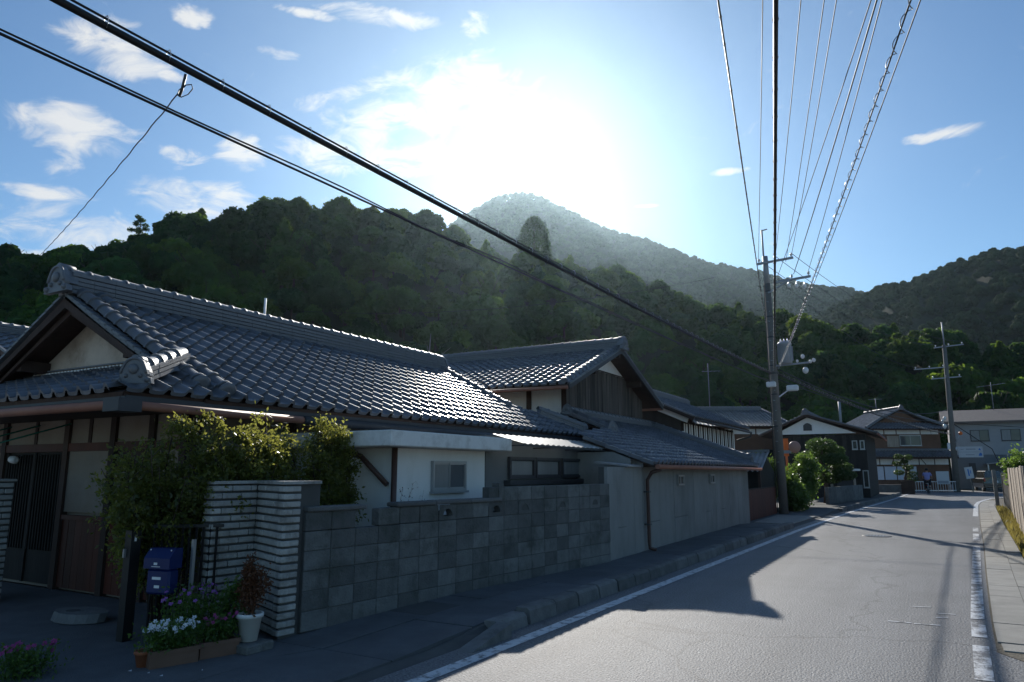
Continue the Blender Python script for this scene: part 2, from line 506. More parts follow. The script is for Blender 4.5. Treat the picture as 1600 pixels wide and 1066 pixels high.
class MB:
    """Collects polygons; build() links them as ONE mesh object."""

    def __init__(self, T=None):
        self.v = []
        self.f = []
        self.s = []
        self.T = T

    def add(self, vs, fs, smooth=False):
        o = len(self.v)
        if self.T is not None:
            vs = [self.T @ Vector(p) for p in vs]
        self.v += [tuple(p) for p in vs]
        self.f += [tuple(i + o for i in f) for f in fs]
        self.s += [smooth] * len(fs)
        return self

    def box(self, x0, x1, y0, y1, z0, z1):
        vs = [(x, y, z) for z in (z0, z1) for y in (y0, y1) for x in (x0, x1)]
        return self.add(vs, [(0, 2, 3, 1), (4, 5, 7, 6), (0, 1, 5, 4), (2, 6, 7, 3), (0, 4, 6, 2), (1, 3, 7, 5)])

    def cbox(self, c, s, ch=0.006):
        """box with chamfered edges, centre c and size s"""
        cx, cy, cz = c
        hx, hy, hz = s[0] / 2, s[1] / 2, s[2] / 2
        ch = min(ch, hx * .9, hy * .9, hz * .9)
        vs = []
        idx = {}
        for sx in (-1, 1):
            for sy in (-1, 1):
                for sz in (-1, 1):
                    for ax in range(3):
                        p = [sx * (hx - ch), sy * (hy - ch), sz * (hz - ch)]
                        p[ax] = (sx * hx, sy * hy, sz * hz)[ax]
                        idx[(sx, sy, sz, ax)] = len(vs)
                        vs.append((cx + p[0], cy + p[1], cz + p[2]))
        fs = []
        g = lambda *k: idx[k]
        for s_ in (-1, 1):
            q = [g(s_, -1, -1, 0), g(s_, 1, -1, 0), g(s_, 1, 1, 0), g(s_, -1, 1, 0)]
            fs.append(q if s_ > 0 else q[::-1])
            q = [g(-1, s_, -1, 1), g(-1, s_, 1, 1), g(1, s_, 1, 1), g(1, s_, -1, 1)]
            fs.append(q if s_ > 0 else q[::-1])
            q = [g(-1, -1, s_, 2), g(1, -1, s_, 2), g(1, 1, s_, 2), g(-1, 1, s_, 2)]
            fs.append(q if s_ > 0 else q[::-1])
        for a in (-1, 1):
            for b_ in (-1, 1):
                fs.append((g(a, b_, -1, 0), g(a, b_, 1, 0), g(a, b_, 1, 1), g(a, b_, -1, 1)))
                fs.append((g(a, -1, b_, 0), g(a, 1, b_, 0), g(a, 1, b_, 2), g(a, -1, b_, 2)))
                fs.append((g(-1, a, b_, 1), g(1, a, b_, 1), g(1, a, b_, 2), g(-1, a, b_, 2)))
                for c_ in (-1, 1):
                    fs.append((g(a, b_, c_, 0), g(a, b_, c_, 1), g(a, b_, c_, 2)))
        return self.add(vs, fs)

    def poly(self, pts, d):
        """flat polygon extruded along vector d"""
        n = len(pts)
        d = Vector(d)
        a = [Vector(p) for p in pts]
        vs = a + [p + d for p in a]
        fs = [tuple(range(n)), tuple(range(2 * n - 1, n - 1, -1))]
        fs += [(i, i + n, (i + 1) % n + n, (i + 1) % n) for i in range(n)]
        return self.add(vs, fs)

    def bar(self, a, b, w, hgt, up=(0, 0, 1)):
        a, b = Vector(a), Vector(b)
        d = (b - a).normalized()
        up = Vector(up)
        s = d.cross(up)
        if s.length < 1e-4:
            s = d.cross(Vector((1, 0, 0)))
        s.normalize()
        u = s.cross(d)
        vs = [p + s * (i * w / 2) + u * (j * hgt / 2) for p in (a, b) for i, j in ((-1, -1), (1, -1), (1, 1), (-1, 1))]
        return self.add(vs, [(3, 2, 1, 0), (4, 5, 6, 7), (0, 1, 5, 4), (1, 2, 6, 5), (2, 3, 7, 6), (3, 0, 4, 7)])

    def tube(self, pts, r, seg=8, cap=True):
        pts = [Vector(p) for p in pts]
        n = len(pts)
        rr = r if isinstance(r, (list, tuple)) else [r] * n
        vs = []
        ref = None
        for i, p in enumerate(pts):
            d = (pts[min(i + 1, n - 1)] - pts[max(i - 1, 0)]).normalized()
            if ref is None:
                ref = d.cross(Vector((0, 0, 1)))
                if ref.length < 0.05:
                    ref = d.cross(Vector((1, 0, 0)))
            s = (ref - d * ref.dot(d)).normalized()
            ref = s
            u = d.cross(s)
            for k in range(seg):
                a = 2 * math.pi * k / seg
                vs.append(p + (s * math.cos(a) + u * math.sin(a)) * rr[i])
        fs = [(i * seg + k, i * seg + (k + 1) % seg, (i + 1) * seg + (k + 1) % seg, (i + 1) * seg + k) for i in range(n - 1) for k in range(seg)]
        self.add(vs, fs, True)
        if cap:
            o = len(self.v) - len(vs)
            self.f += [tuple(o + k for k in range(seg - 1, -1, -1)), tuple(o + (n - 1) * seg + k for k in range(seg))]
            self.s += [False, False]
        return self

    def lathe(self, c, prof, seg=16, axis=(0, 0, 1)):
        """profile [(radius, height)] turned about an axis through c"""
        ax = Vector(axis).normalized()
        s = ax.orthogonal().normalized()
        u = ax.cross(s)
        c = Vector(c)
        vs = [c + ax * hh + (s * math.cos(2 * math.pi * k / seg) + u * math.sin(2 * math.pi * k / seg)) * r for r, hh in prof for k in range(seg)]
        n = len(prof)
        fs = [(i * seg + k, i * seg + (k + 1) % seg, (i + 1) * seg + (k + 1) % seg, (i + 1) * seg + k) for i in range(n - 1) for k in range(seg)]
        self.add(vs, fs, True)
        o = len(self.v) - len(vs)
        self.f += [tuple(o + k for k in range(seg - 1, -1, -1)), tuple(o + (n - 1) * seg + k for k in range(seg))]
        self.s += [False, False]
        return self

    def ball(self, c, r, seg=10, sq=(1, 1, 1)):
        rings = max(4, seg // 2)
        vs = []
        for i in range(rings + 1):
            th = math.pi * i / rings
            for k in range(seg):
                a = 2 * math.pi * k / seg
                vs.append((c[0] + r * sq[0] * math.sin(th) * math.cos(a), c[1] + r * sq[1] * math.sin(th) * math.sin(a), c[2] + r * sq[2] * math.cos(th)))
        fs = [(i * seg + k, (i + 1) * seg + k, (i + 1) * seg + (k + 1) % seg, i * seg + (k + 1) % seg) for i in range(rings) for k in range(seg)]
        return self.add(vs, fs, True)

    def mesh(self, name, m, off=(0, 0, 0)):
        me = bpy.data.meshes.new(name)
        ox, oy, oz = off
        me.from_pydata([(a - ox, b - oy, c - oz) for a, b, c in self.v], [], self.f)
        me.polygons.foreach_set('use_smooth', self.s)
        me.materials.append(MATS[m] if isinstance(m, str) else m)
        me.update()
        return me

    def build(self, name, m, parent=None, kind=None, label=None):
        o = mk(name, self.mesh(name, m, off_of(parent) if parent is not None else (0, 0, 0)), parent)
        return tag(o, label, None, None, kind)


def struct(name, mb, m, label=None):
    o = mb.build(name, m)
    o['kind'] = 'structure'
    if label:
        o['label'] = label
    return o


def one(name, mb, m, label, cat, loc, group=None):
    """a thing that is a single mesh, its origin at loc"""
    o = mk(name, mb.mesh(name, m, loc), None, loc)
    return tag(o, label, cat, group)


def frame(o, u, v):
    """matrix with origin o, x axis u, y axis v"""
    u = Vector(u).normalized()
    v = Vector(v).normalized()
    w = u.cross(v).normalized()
    v = w.cross(u)
    return Matrix(((u.x, v.x, w.x, o[0]), (u.y, v.y, w.y, o[1]), (u.z, v.z, w.z, o[2]), (0, 0, 0, 1)))


def fast_leaves(name, C, A, B, m):
    """diamond leaves: centres C, half axes A and B (n x 3 arrays)"""
    n = len(C)
    V = np.empty((n, 4, 3), np.float32)
    V[:, 0] = C - A
    V[:, 1] = C + B
    V[:, 2] = C + A
    V[:, 3] = C - B
    me = bpy.data.meshes.new(name)
    me.vertices.add(n * 4)
    me.loops.add(n * 4)
    me.polygons.add(n)
    me.vertices.foreach_set('co', V.ravel())
    me.loops.foreach_set('vertex_index', np.arange(n * 4, dtype=np.int32))
    me.polygons.foreach_set('loop_start', np.arange(0, n * 4, 4, dtype=np.int32))
    me.polygons.foreach_set('loop_total', np.full(n, 4, np.int32))
    me.materials.append(MATS[m])
    me.update(calc_edges=True)
    return me


def unit(a):
    return a / np.maximum(np.linalg.norm(a, axis=1, keepdims=True), 1e-6)


def leaf_axes(n, size, aspect=0.55, jit=0.35, dirs=None, up=0.0):
    a = rng.normal(size=(n, 3))
    if dirs is not None:
        a = a * 0.7 + dirs * 1.0
    a = unit(a)
    q = rng.normal(size=(n, 3))
    if up:
        q = q + np.array([0, 0, up])
        nn = unit(q)
        b = np.cross(nn, a)
    else:
        b = np.cross(q, a)
    b = unit(b)
    s = size * (1 + jit * rng.uniform(-1, 1, size=(n, 1)))
    return a * s, b * s * aspect

# ------------------------------------------------------------------ ground, road, pavements
def interp(tab, y):
    return float(np.interp(y, [a for a, b in tab], [b for a, b in tab]))


LINE_L = [(-12, -3.72), (4, -3.57), (12, -3.4), (21, -3.2), (31, -2.78), (47, -1.8), (57, -1.34), (66, -1.0)]
LINE_R = [(-12, 0.0), (6, 0.2), (9.5, 0.31), (13.5, 0.49), (19, 0.76), (26, 1.06), (40, 1.74), (44, 2.05), (47, 2.45), (50, 3.0), (52, 3.7)]
KERB = [(5.6, -3.72), (6.3, -3.76), (11, -3.8), (16, -3.66), (21, -3.36), (23, -3.3)]

gm = MB()
gm.add([(-1400, -1400, -0.06), (1400, -1400, -0.06), (1400, 1700, -0.06), (-1400, 1700, -0.06)], [(0, 1, 2, 3)])
struct('ground', gm, 'gravel')

rm = MB()
ys = [-14 + i for i in range(0, 67)]
vs, fs = [], []
for y in ys:
    vs += [(interp(LINE_L, y) - 0.32, y, 0.0), (interp(LINE_R, min(y, 52)) + (0.78 if y < 8 else 0.12), y, 0.0)]
fs = [(2 * i, 2 * i + 1, 2 * i + 3, 2 * i + 2) for i in range(len(ys) - 1)]
rm.add(vs, fs)
road = struct('road', rm, 'asphalt')
jm = MB()                                        # the road swings right at the junction
jm.add([(-4, 51.5, -0.008), (60, 51.5 + 6, -0.008), (60, 80, -0.008), (-4, 66, -0.008)], [(0, 1, 2, 3)])
struct('side_road', jm, 'asphalt')


def ribbon(mb, pts, w, z):
    vs = []
    n = len(pts)
    for i, (x, y) in enumerate(pts):
        a, b = pts[max(i - 1, 0)], pts[min(i + 1, n - 1)]
        d = Vector((b[0] - a[0], b[1] - a[1])).normalized()
        vs += [(x - d.y * w / 2, y + d.x * w / 2, z), (x + d.y * w / 2, y - d.x * w / 2, z)]
    mb.add(vs, [(2 * i, 2 * i + 1, 2 * i + 3, 2 * i + 2) for i in range(n - 1)])


mb = MB()
ribbon(mb, [(interp(LINE_L, y), y) for y in np.arange(-12, 62, 1.0)], 0.14, 0.005)
struct('road_marking_left', mb, 'road_paint')
mb = MB()                                        # right edge line, worn into patches
for a, b in ((5.4, 6.6), (6.9, 8.2), (8.6, 9.4), (9.6, 12.2), (12.5, 13.6), (13.8, 14.2), (14.4, 18.5), (20.0, 22.2), (23.0, 24.4)):
    ribbon(mb, [(interp(LINE_R, y), y) for y in np.linspace(a, b, 4)], 0.13, 0.005)
struct('road_marking_right', mb, 'road_paint_worn')
mb = MB()
arc = [(interp(LINE_R, y), y) for y in np.arange(30.5, 50, 1.0)] + [(3.3, 50.8), (4.0, 51.9), (5.2, 52.9), (7.0, 53.7), (12, 55.0), (20, 57.0)]
ribbon(mb, arc, 0.16, 0.005)
struct('road_marking_corner', mb, 'road_paint')
mb = MB()                                        # small survey strokes painted on the asphalt
for (x, y, l, a) in ((-0.42, 9.0, 0.22, 0), (-0.16, 9.0, 0.24, 0.05), (-0.22, 10.1, 0.2, 0.2), (0.02, 9.75, 0.2, 0.15), (-0.02, 9.5, 0.14, 0.5)):
    c, s = math.cos(a + 0.05), math.sin(a + 0.05)
    mb.add([(x - l / 2 * c, y - l / 2 * s, .005), (x + l / 2 * c, y + l / 2 * s, .005), (x + l / 2 * c, y + l / 2 * s + .035, .005), (x - l / 2 * c, y - l / 2 * s + .035, .005)], [(0, 1, 2, 3)])
o = mb.build('paint_stroke', 'road_paint', road)

# manhole cover in the road
mh = thing('manhole_cover', 'round dark iron manhole cover set in the asphalt', 'manhole cover', (-1.26, 20.2, 0))
MB().lathe((-1.26, 20.2, 0.002), [(0.33, 0), (0.33, 0.006), (0.29, 0.006), (0.285, 0.004)], 28).build('rim', 'steel_dark', mh)
mb = MB()
for i in range(-3, 4):
    for j in range(-3, 4):
        if i * i + j * j < 11:
            mb.cbox((-1.26 + i * .07, 20.2 + j * .07, 0.009), (.045, .045, .006), .002)
mb.build('grip_stud', 'steel_grey', mh, kind='stuff')

# left pavement: a dark bed with slabs and kerb stones on it
WALLX = [(-12, -6.3), (4.0, -6.3), (5.1, -5.22), (8, -4.95), (11.35, -4.66), (13, -4.7), (22.3, -4.8), (30, -5.2), (60, -4.6)]


def pave_z(y):
    return float(np.interp(y, [3.6, 5.6, 6.6, 21.0, 22.5, 30, 31, 60], [0.012, 0.03, 0.12, 0.12, 0.03, 0.03, 0.12, 0.12]))


pm = MB()
ys = list(np.arange(-12, 56.1, 0.5))
vs = []
for y in ys:
    xk = interp(LINE_L, y) - 0.33
    vs += [(interp(WALLX, y) - 0.35, y, pave_z(y) - 0.015), (xk - 0.13, y, pave_z(y) - 0.015), (xk + 0.02, y, -0.02)]
pm.add(vs, [(3 * i + k, 3 * i + k + 1, 3 * i + k + 4, 3 * i + k + 3) for i in range(len(ys) - 1) for k in (0, 1)])
pave = struct('pavement', pm, 'mortar')
y = -4.0
k = 0
while y < 31:
    ln = rnd.choice((1.2, 1.5, 1.8)) if y < 8 else rnd.choice((1.0, 1.0, 2.0))
    a, b = y + 0.008, y + ln - 0.008
    for (t0, t1) in (((0.0, 0.48), (0.49, 1.0)) if y < 8 else ((0.0, 1.0),)):
        q = []
        for yy in (a, b):
            w0 = interp(WALLX, yy) - 0.3
            w1 = interp(LINE_L, yy) - 0.33 - 0.17
            q.append((w0 + (w1 - w0) * t0, w0 + (w1 - w0) * t1))
        dz = rnd.uniform(-.004, .004)
        za, zb = pave_z(a) + dz, pave_z(b) + dz
        mb = MB()
        vs = [(q[0][0] + .004, a, za), (q[0][1] - .004, a, za), (q[1][1] - .004, b, zb), (q[1][0] + .004, b, zb)]
        mb.add(vs + [(p[0], p[1], p[2] - 0.05) for p in vs], [(0, 1, 2, 3), (0, 4, 5, 1), (1, 5, 6, 2), (2, 6, 7, 3), (3, 7, 4, 0)])
        mb.build('paving_slab', 'paving', pave)
    y += ln
# driveway slab lit by the sun just past the grey storehouse: grooved concrete
mb = MB()
for i in range(14):
    yy = 22.9 + i * 0.3
    x1 = interp(LINE_L, yy) - 0.5
    mb.cbox(((x1 - 4.75) / 2, yy, pave_z(yy) + 0.012), (abs(x1 + 4.75), 0.24, 0.03), .01)
mb.build('driveway_rib', 'concrete_pale', pave)

kerb = thing('kerb', 'row of worn grey kerb stones with dark gaps along left pavement edge', 'kerb', (-3.8, 14, 0))
kerb['kind'] = 'structure'
del kerb['category']
for (ya, yb) in ((6.35, 21.6), (31.0, 54.0)):
    y = ya
    while y < yb:
        ln = 0.6
        x = interp(LINE_L, y + ln / 2) - 0.33 - 0.055
        tilt = math.atan2(interp(LINE_L, y + ln) - interp(LINE_L, y), ln)
        hgt = 0.16 if y > ya else 0.13
        mb = MB()
        t = 0.085
        prof = [(-t, -.02), (t + .02, -.02), (t, hgt - .03), (t - .03, hgt), (-t, hgt)]
        dd = rnd.uniform(-.008, .008)
        mb.poly([(px, 0, pz) for px, pz in prof], (0, ln - rnd.uniform(.014, .05), 0))
        me = mb.mesh('kerb_stone', 'kerb')
        o = mk('kerb_stone', me, kerb)
        o.matrix_basis = Matrix.Translation(Vector((x + dd, y, rnd.uniform(-.006, .006))) - OFF[kerb]) @ Matrix.Rotation(-tilt + rnd.uniform(-.012, .012), 4, 'Z')
        y += ln
mb = MB()                                        # slanted end stone where the kerb drops to the driveway
mb.poly([(-3.82, 5.55, -.02), (-3.82, 6.33, -.02), (-3.82, 6.33, .13), (-3.82, 5.7, .02)], (0.16, 0, 0))
mb.build('kerb_stone', 'kerb', kerb)

# yard between road and house fronts (swept earth and old concrete)
ym = MB()
ym.box(-13.5, -5.0, 1.0, 5.6, -0.05, 0.02)
struct('yard', ym, 'paving')

# right edge: concrete gutter covers, then weedy earth
rp = MB()
ys = list(np.arange(-12, 50.1, 1.0))
vs = []
for y in ys:
    x = interp(LINE_R, y) + (0.78 if y < 8 else 0.12)
    vs += [(x, y, 0.004), (x + 0.9, y, 0.004), (x + 6, y, 0.02)]
rp.add(vs, [(3 * i + k, 3 * i + k + 1, 3 * i + k + 4, 3 * i + k + 3) for i in range(len(ys) - 1) for k in (0, 1)])
verge = struct('verge', rp, 'soil')
y = 8.4
while y < 46:
    ln = 0.995
    ca, cb = interp(LINE_R, y) + 0.14, interp(LINE_R, y + ln) + 0.14
    for (w0, w1) in ((0.0, 0.34), (0.345, 0.82 if y < 13 else 0.58)):
        mb = MB()
        dz = rnd.uniform(.012, .022)
        vs = [(ca + w0, y + .006, dz), (ca + w1, y + .006, dz), (cb + w1, y + ln - .006, dz), (cb + w0, y + ln - .006, dz)]
        mb.add(vs + [(p[0], p[1], -.02) for p in vs], [(0, 1, 2, 3), (0, 4, 5, 1), (1, 5, 6, 2), (2, 6, 7, 3), (3, 7, 4, 0)])
        mb.build('gutter_slab', 'concrete_pale', verge)
    y += 1.0
mb = MB()                                        # kerb of the plot in the right corner
mb.box(0.44, 1.5, 8.05, 8.36, -.02, .014)
mb.box(1.0, 1.14, 2.0, 8.02, -.02, .03)
mb.build('edging', 'concrete_pale', verge)

# ------------------------------------------------------------------ tiled roofs
PROF = [(0, .014), (.018, .001), (.07, -.005), (.13, -.005), (.172, .002), (.188, .028), (.210, .056), (.234, .058), (.258, .030), (.274, .002)]
TW, TL = 0.245, 0.30


def tile_geo(simple=False):
    P = PROF if not simple else [PROF[i] for i in (0, 2, 4, 6, 8, 9)]
    n = len(P)
    top = [(u, 0.0, z + .046) for u, z in P] + [(u, TL, z + .004) for u, z in P]
    fr = [(u, 0.0, z + .046) for u, z in P] + [(u, 0.002, z + .004) for u, z in P]
    f1 = [(i, i + 1, i + 1 + n, i + n) for i in range(n - 1)]
    f2 = [(i + n, i + 1 + n, i + 1, i) for i in range(n - 1)]
    return top, f1, fr, f2


def tile_mesh():
    mb = MB()
    a, f1, b, f2 = tile_geo()
    mb.add(a, f1, True)
    mb.add(b, f2, False)
    return mb.mesh('roof_tile', 'roof_tile')


TILE = tile_mesh()


class Slope:
    """A tiled roof slope: origin at the left end of the eave, u along the eave, v up the slope."""

    def __init__(self, o, u, v):
        self.o, self.u, self.v = Vector(o), Vector(u).normalized(), Vector(v).normalized()
        self.n = self.u.cross(self.v).normalized()

    def spots(self, nu, nv, step, ok=None, u0=0.0):
        r = []
        for j in range(nv):
            for i in range(nu):
                a, b = u0 + i * TW, j * step
                if ok is None or ok(a + TW / 2, b + step / 2):
                    p = self.o + self.u * a + self.v * b
                    r.append((p, self))
        return r


def lay_tiles(roof, spots, limit, simple=True):
    """nearest tiles as pieces of their own, the rest joined into one part"""
    off = off_of(roof)
    eye = Vector((0, 0, EYE))
    spots = sorted(spots, key=lambda s: (s[0] - eye).length)
    for p, s in spots[:limit]:
        M = frame(p + s.n * rnd.uniform(-.003, .003) - off, s.u + s.v * rnd.uniform(-.012, .012), s.v)
        M = M @ Matrix.Rotation(rnd.uniform(-.012, .012), 4, 'X') @ Matrix.Rotation(rnd.uniform(-.015, .015), 4, 'Y')
        mk('roof_tile', TILE, roof, M=M)
    if len(spots) > limit:
        mb = MB()
        a, f1, b, f2 = tile_geo(simple)
        for p, s in spots[limit:]:
            mb.T = frame(p + s.n * rnd.uniform(-.002, .002), s.u + s.v * rnd.uniform(-.01, .01), s.v) @ Matrix.Rotation(rnd.uniform(-.012, .012), 4, 'X') @ Matrix.Rotation(rnd.uniform(-.012, .012), 4, 'Y')
            mb.add(a, f1, True)
            mb.add(b, f2, False)
        mb.T = None
        mb.build('roof_tiles', 'roof_tile', roof, kind='stuff')


def halfpipe(mb, l, r, seg=8, lip=0.012, taper=0.9):
    """round cover tile along +Y, open below, thicker lip at its lower end"""
    vs = []
    prof = [(0, r + lip), (0.035, r + lip), (0.04, r), (l, r * taper)]
    for yy, rr in prof:
        for k in range(seg + 1):
            a = math.pi * k / seg
            vs.append((rr * math.cos(a), yy, rr * math.sin(a)))
    m = seg + 1
    fs = [(i * m + k, (i + 1) * m + k, (i + 1) * m + k + 1, i * m + k + 1) for i in range(len(prof) - 1) for k in range(seg)]
    mb.add(vs, fs, True)
    mb.add(vs[:m], [tuple(range(m))])


_mb = MB()
halfpipe(_mb, 0.30, 0.085)
CAP = _mb.mesh('cap_tile', 'ridge_tile')
_mb = MB()
halfpipe(_mb, 0.30, 0.10, lip=0.018)
ROUND = _mb.mesh('round_tile', 'ridge_tile')


def line_of(me, name, roof, a, b, step=0.265, up=(0, 0, 1), every=1):
    a, b = Vector(a), Vector(b)
    off = off_of(roof)
    d = (b - a).normalized()
    n = max(1, int(round((b - a).length / step)))
    st = (b - a).length / n
    for i in range(n):
        x = d.cross(Vector(up)).normalized()
        M = frame(a + d * (i * st) - off + Vector((0, 0, rnd.uniform(-.002, .002))), x, d + x * rnd.uniform(-.01, .01))
        mk(name, me, roof, M=M)


def ridge(roof, a, b, layers=4, w=0.30, lh=0.055, caps=True, joined=False, m='ridge_tile', capr=0.085):
    """courses of flat tiles with round cap tiles on top, from a (low end or near end) to b"""
    a, b = Vector(a), Vector(b)
    d = (b - a).normalized()
    s = d.cross(Vector((0, 0, 1))).normalized()
    up = s.cross(d)
    for i in range(layers):
        ww = w - 0.018 * i + (0.035 if i == layers - 1 else 0)
        mb = MB()
        n = max(1, int((b - a).length / 0.3))
        for k in range(n):
            p, q = a + d * ((b - a).length * k / n + .002), a + d * ((b - a).length * (k + 1) / n - .002)
            c = up * (lh * (i + .5)) + s * rnd.uniform(-.003, .003)
            mb.bar(p + c, q + c, ww, lh - .012, up)
        mb.bar(a + up * lh * (i + 1) - up * .006, b + up * lh * (i + 1) - up * .006, ww - .05, .013, up)
        mb.build('ridge_course', m, roof)
    if caps:
        top = up * (lh * layers - 0.01)
        if joined:
            mb = MB()
            L_ = (b - a).length
            n = max(1, int(L_ / .27))
            for k in range(n):
                mb.T = frame(a + top + d * (L_ * k / n), s, d)
                halfpipe(mb, L_ / n + .02, capr, 6)
            mb.T = None
            mb.build('cap_row', m, roof)
        else:
            line_of(CAP, 'cap_tile', roof, a + top, b + top, 0.265)


def oni(roof, p, facing, size=0.45, m='ridge_tile', name='ridge_end_tile'):
    """ornamental ridge-end tile: shouldered plate with scrolls and a boss"""
    fz = Vector(facing).normalized()
    sx = Vector((0, 0, 1)).cross(fz).normalized()
    T = Matrix(((sx.x, 0, fz.x, p[0]), (sx.y, 0, fz.y, p[1]), (0, 1, fz.z, p[2]), (0, 0, 0, 1)))
    mb = MB(T)
    S = size
    outl = []
    for k in range(13):
        a = math.pi * k / 12
        rr = 0.43 + 0.02 * math.cos(6 * a)
        outl.append((rr * math.cos(a) * S, (0.30 + 0.50 * math.sin(a)) * S, 0))
    outl = [(0.62 * S, 0, 0), (0.58 * S, 0.16 * S, 0), (0.42 * S, 0.22 * S, 0)] + outl + [(-0.42 * S, 0.22 * S, 0), (-0.58 * S, 0.16 * S, 0), (-0.62 * S, 0, 0)]
    mb.poly(outl, (0, 0, 0.16 * S))
    # raised rim
    rim = [(x * .93, y * .95 + .01, 0.17 * S) for x, y, z in outl[3:-3]]
    mb.tube(rim, 0.045 * S, 6)
    mb.ball((0, 0.45 * S, 0.17 * S), 0.17 * S, 10, (1, 1, .6))
    for s in (-1, 1):
        mb.ball((s * 0.46 * S, 0.11 * S, 0.15 * S), 0.10 * S, 8)
        mb.ball((s * 0.24 * S, 0.24 * S, 0.17 * S), 0.075 * S, 8)
    mb.tube([(0, 0.74 * S, -0.30 * S), (0, 0.76 * S, 0.14 * S)], 0.15 * S, 10)
    mb.poly([(x * .86, y * .9, -.28 * S) for x, y, z in outl[3:-3]], (0, 0, .27 * S))
    return mb.build(name, m, roof)


def deck(mb, pts, t=0.05):
    """roof board under the tiles, given by its top outline"""
    a = [Vector(p) for p in pts]
    n = (a[1] - a[0]).cross(a[2] - a[0]).normalized()
    if n.z < 0:
        n = -n
    mb.poly([p - n * .012 for p in a], -n * t)


def gutter(parent, pts, m, r=0.055, name='gutter'):
    return MB().tube(pts, r, 8).build(name, m, parent)


def window(parent, T, w, hh, panes=2, fm='alu', gm='window_glass', bar=0.035, depth=0.05, sill=True, tilt=0.0, mid=None):
    """window in the plane of T (x along the wall, y up, z outwards), lower left corner at the origin"""
    fr = MB(T)
    fr.box(0, w, 0, bar, 0, depth)
    fr.box(0, w, hh - bar, hh, 0, depth)
    fr.box(0, bar, bar, hh - bar, 0, depth)
    fr.box(w - bar, w, bar, hh - bar, 0, depth)
    f = fr.build('window', fm, parent)
    pw = (w - 2 * bar) / panes
    for i in range(panes):
        g = MB(T)
        x0 = bar + i * pw
        zz = 0.022 if i % 2 else 0.012
        g.box(x0 + .016, x0 + pw - .016, bar + .016, hh - bar - .016, zz, zz + .004)
        g.build('pane', gm[i] if isinstance(gm, (list, tuple)) else gm, f)
        s = MB(T)
        for (a, b, c, d) in ((x0, x0 + .016, bar, hh - bar), (x0 + pw - .016, x0 + pw, bar, hh - bar), (x0 + .016, x0 + pw - .016, bar, bar + .016), (x0 + .016, x0 + pw - .016, hh - bar - .016, hh - bar)):
            s.box(a, b, c, d, zz - .006, zz + .012)
        s.build('sash', fm, f)
    if sill:
        MB(T).box(-.02, w + .02, -.03, -.001, 0, depth + .03).build('sill', fm, f)
    return f


def TX(x, y, z):
    """wall plane facing +X: local x runs along -Y... seen from the street left to right is +Y"""
    return Matrix(((0, 0, 1, x), (1, 0, 0, y), (0, 1, 0, z), (0, 0, 0, 1)))


def TY(x, y, z):
    """wall plane facing -Y: local x runs along +X"""
    return Matrix(((1, 0, 0, x), (0, 0, -1, y), (0, 1, 0, z), (0, 0, 0, 1)))

# ------------------------------------------------------------------ near house with hip-and-gable roof
XE, ZE, XR, ZR = -7.0, 2.40, -10.05, 4.0
RUN = XE - XR
SL = math.hypot(RUN, ZR - ZE)
K = (ZR - ZE) / RUN
Y0, Y1, V0, V1, G0, G1 = 4.25, 16.0, 5.2, 13.9, 5.7, 14.5
XB = 2 * XR - XE
KS = 0.37                                       # pitch of the skirt roofs at the gable ends
HR = KS / K                                     # hip offset ratio
house = thing('tiled_house', 'single-storey house with large grey hip-and-gable tiled roof behind the block wall', 'house', (-10, 10, 0))
dk = MB()
deck(dk, [(XE + .02, V0, ZE - .01), (XE + .02, V1, ZE - .01), (XR, V1, ZR), (XR, V0, ZR)])
deck(dk, [(XB, V0, ZE), (XB, V1, ZE), (XR, V1, ZR), (XR, V0, ZR)])
d = G0 - Y0
deck(dk, [(XE, Y0, ZE), (XE, V0 - .01, ZE), (XE - (V0 - Y0) * HR, V0 - .01, ZE + (V0 - Y0) * KS)])
deck(dk, [(XE, Y1, ZE), (XE, V1 + .01, ZE), (XE - (Y1 - V1) * HR, V1 + .01, ZE + (Y1 - V1) * KS)])
deck(dk, [(XE, Y0, ZE), (XB, Y0, ZE), (XB + d * HR, G0, ZE + d * KS), (XE - d * HR, G0, ZE + d * KS)])
d2 = Y1 - G1
deck(dk, [(XE, Y1, ZE), (XB, Y1, ZE), (XB + d2 * HR, G1, ZE + d2 * KS), (XE - d2 * HR, G1, ZE + d2 * KS)])
roof = dk.build('roof', 'timber_dark', house)
vs_ = Vector((-RUN, 0, ZR - ZE)).normalized()
step = SL / 14.6
S1 = Slope((XE + .03, Y0, ZE - .015), (0, 1, 0), vs_)
cosr = RUN / SL


def ok1(u, v):
    y, run = Y0 + u, v * cosr
    if y < V0 + .12:
        return run < (y - Y0) * HR + .02
    if y > V1 - .05:
        return run < (Y1 - y) * HR
    return v < SL - .06


spots = S1.spots(48, 15, step, ok1)
S2 = Slope((XB, Y0 - .03, ZE - .015), (1, 0, 0), Vector((0, 1, KS)))
n2 = int((XE - XB) / TW)


def ok2(u, v):
    run = v / math.hypot(1, KS)
    x = XB + u
    return run < G0 - Y0 and x + run * HR < XE - .02 and x - run * HR > XB


spots += S2.spots(n2, 7, step, ok2)
lay_tiles(roof, spots, 300, simple=False)
S3 = Slope((XB, V1, ZE), (0, -1, 0), Vector((RUN, 0, ZR - ZE)))
# eave strip under the first course
mb = MB()
mb.box(XE - .08, XE - .005, Y0 + .02, Y1 - .02, ZE - .13, ZE - .045)
mb.box(XB + .02, XE - .09, Y0 + .02, Y0 + .09, ZE - .13, ZE - .045)
mb.build('fascia', 'gutter_dark', roof)
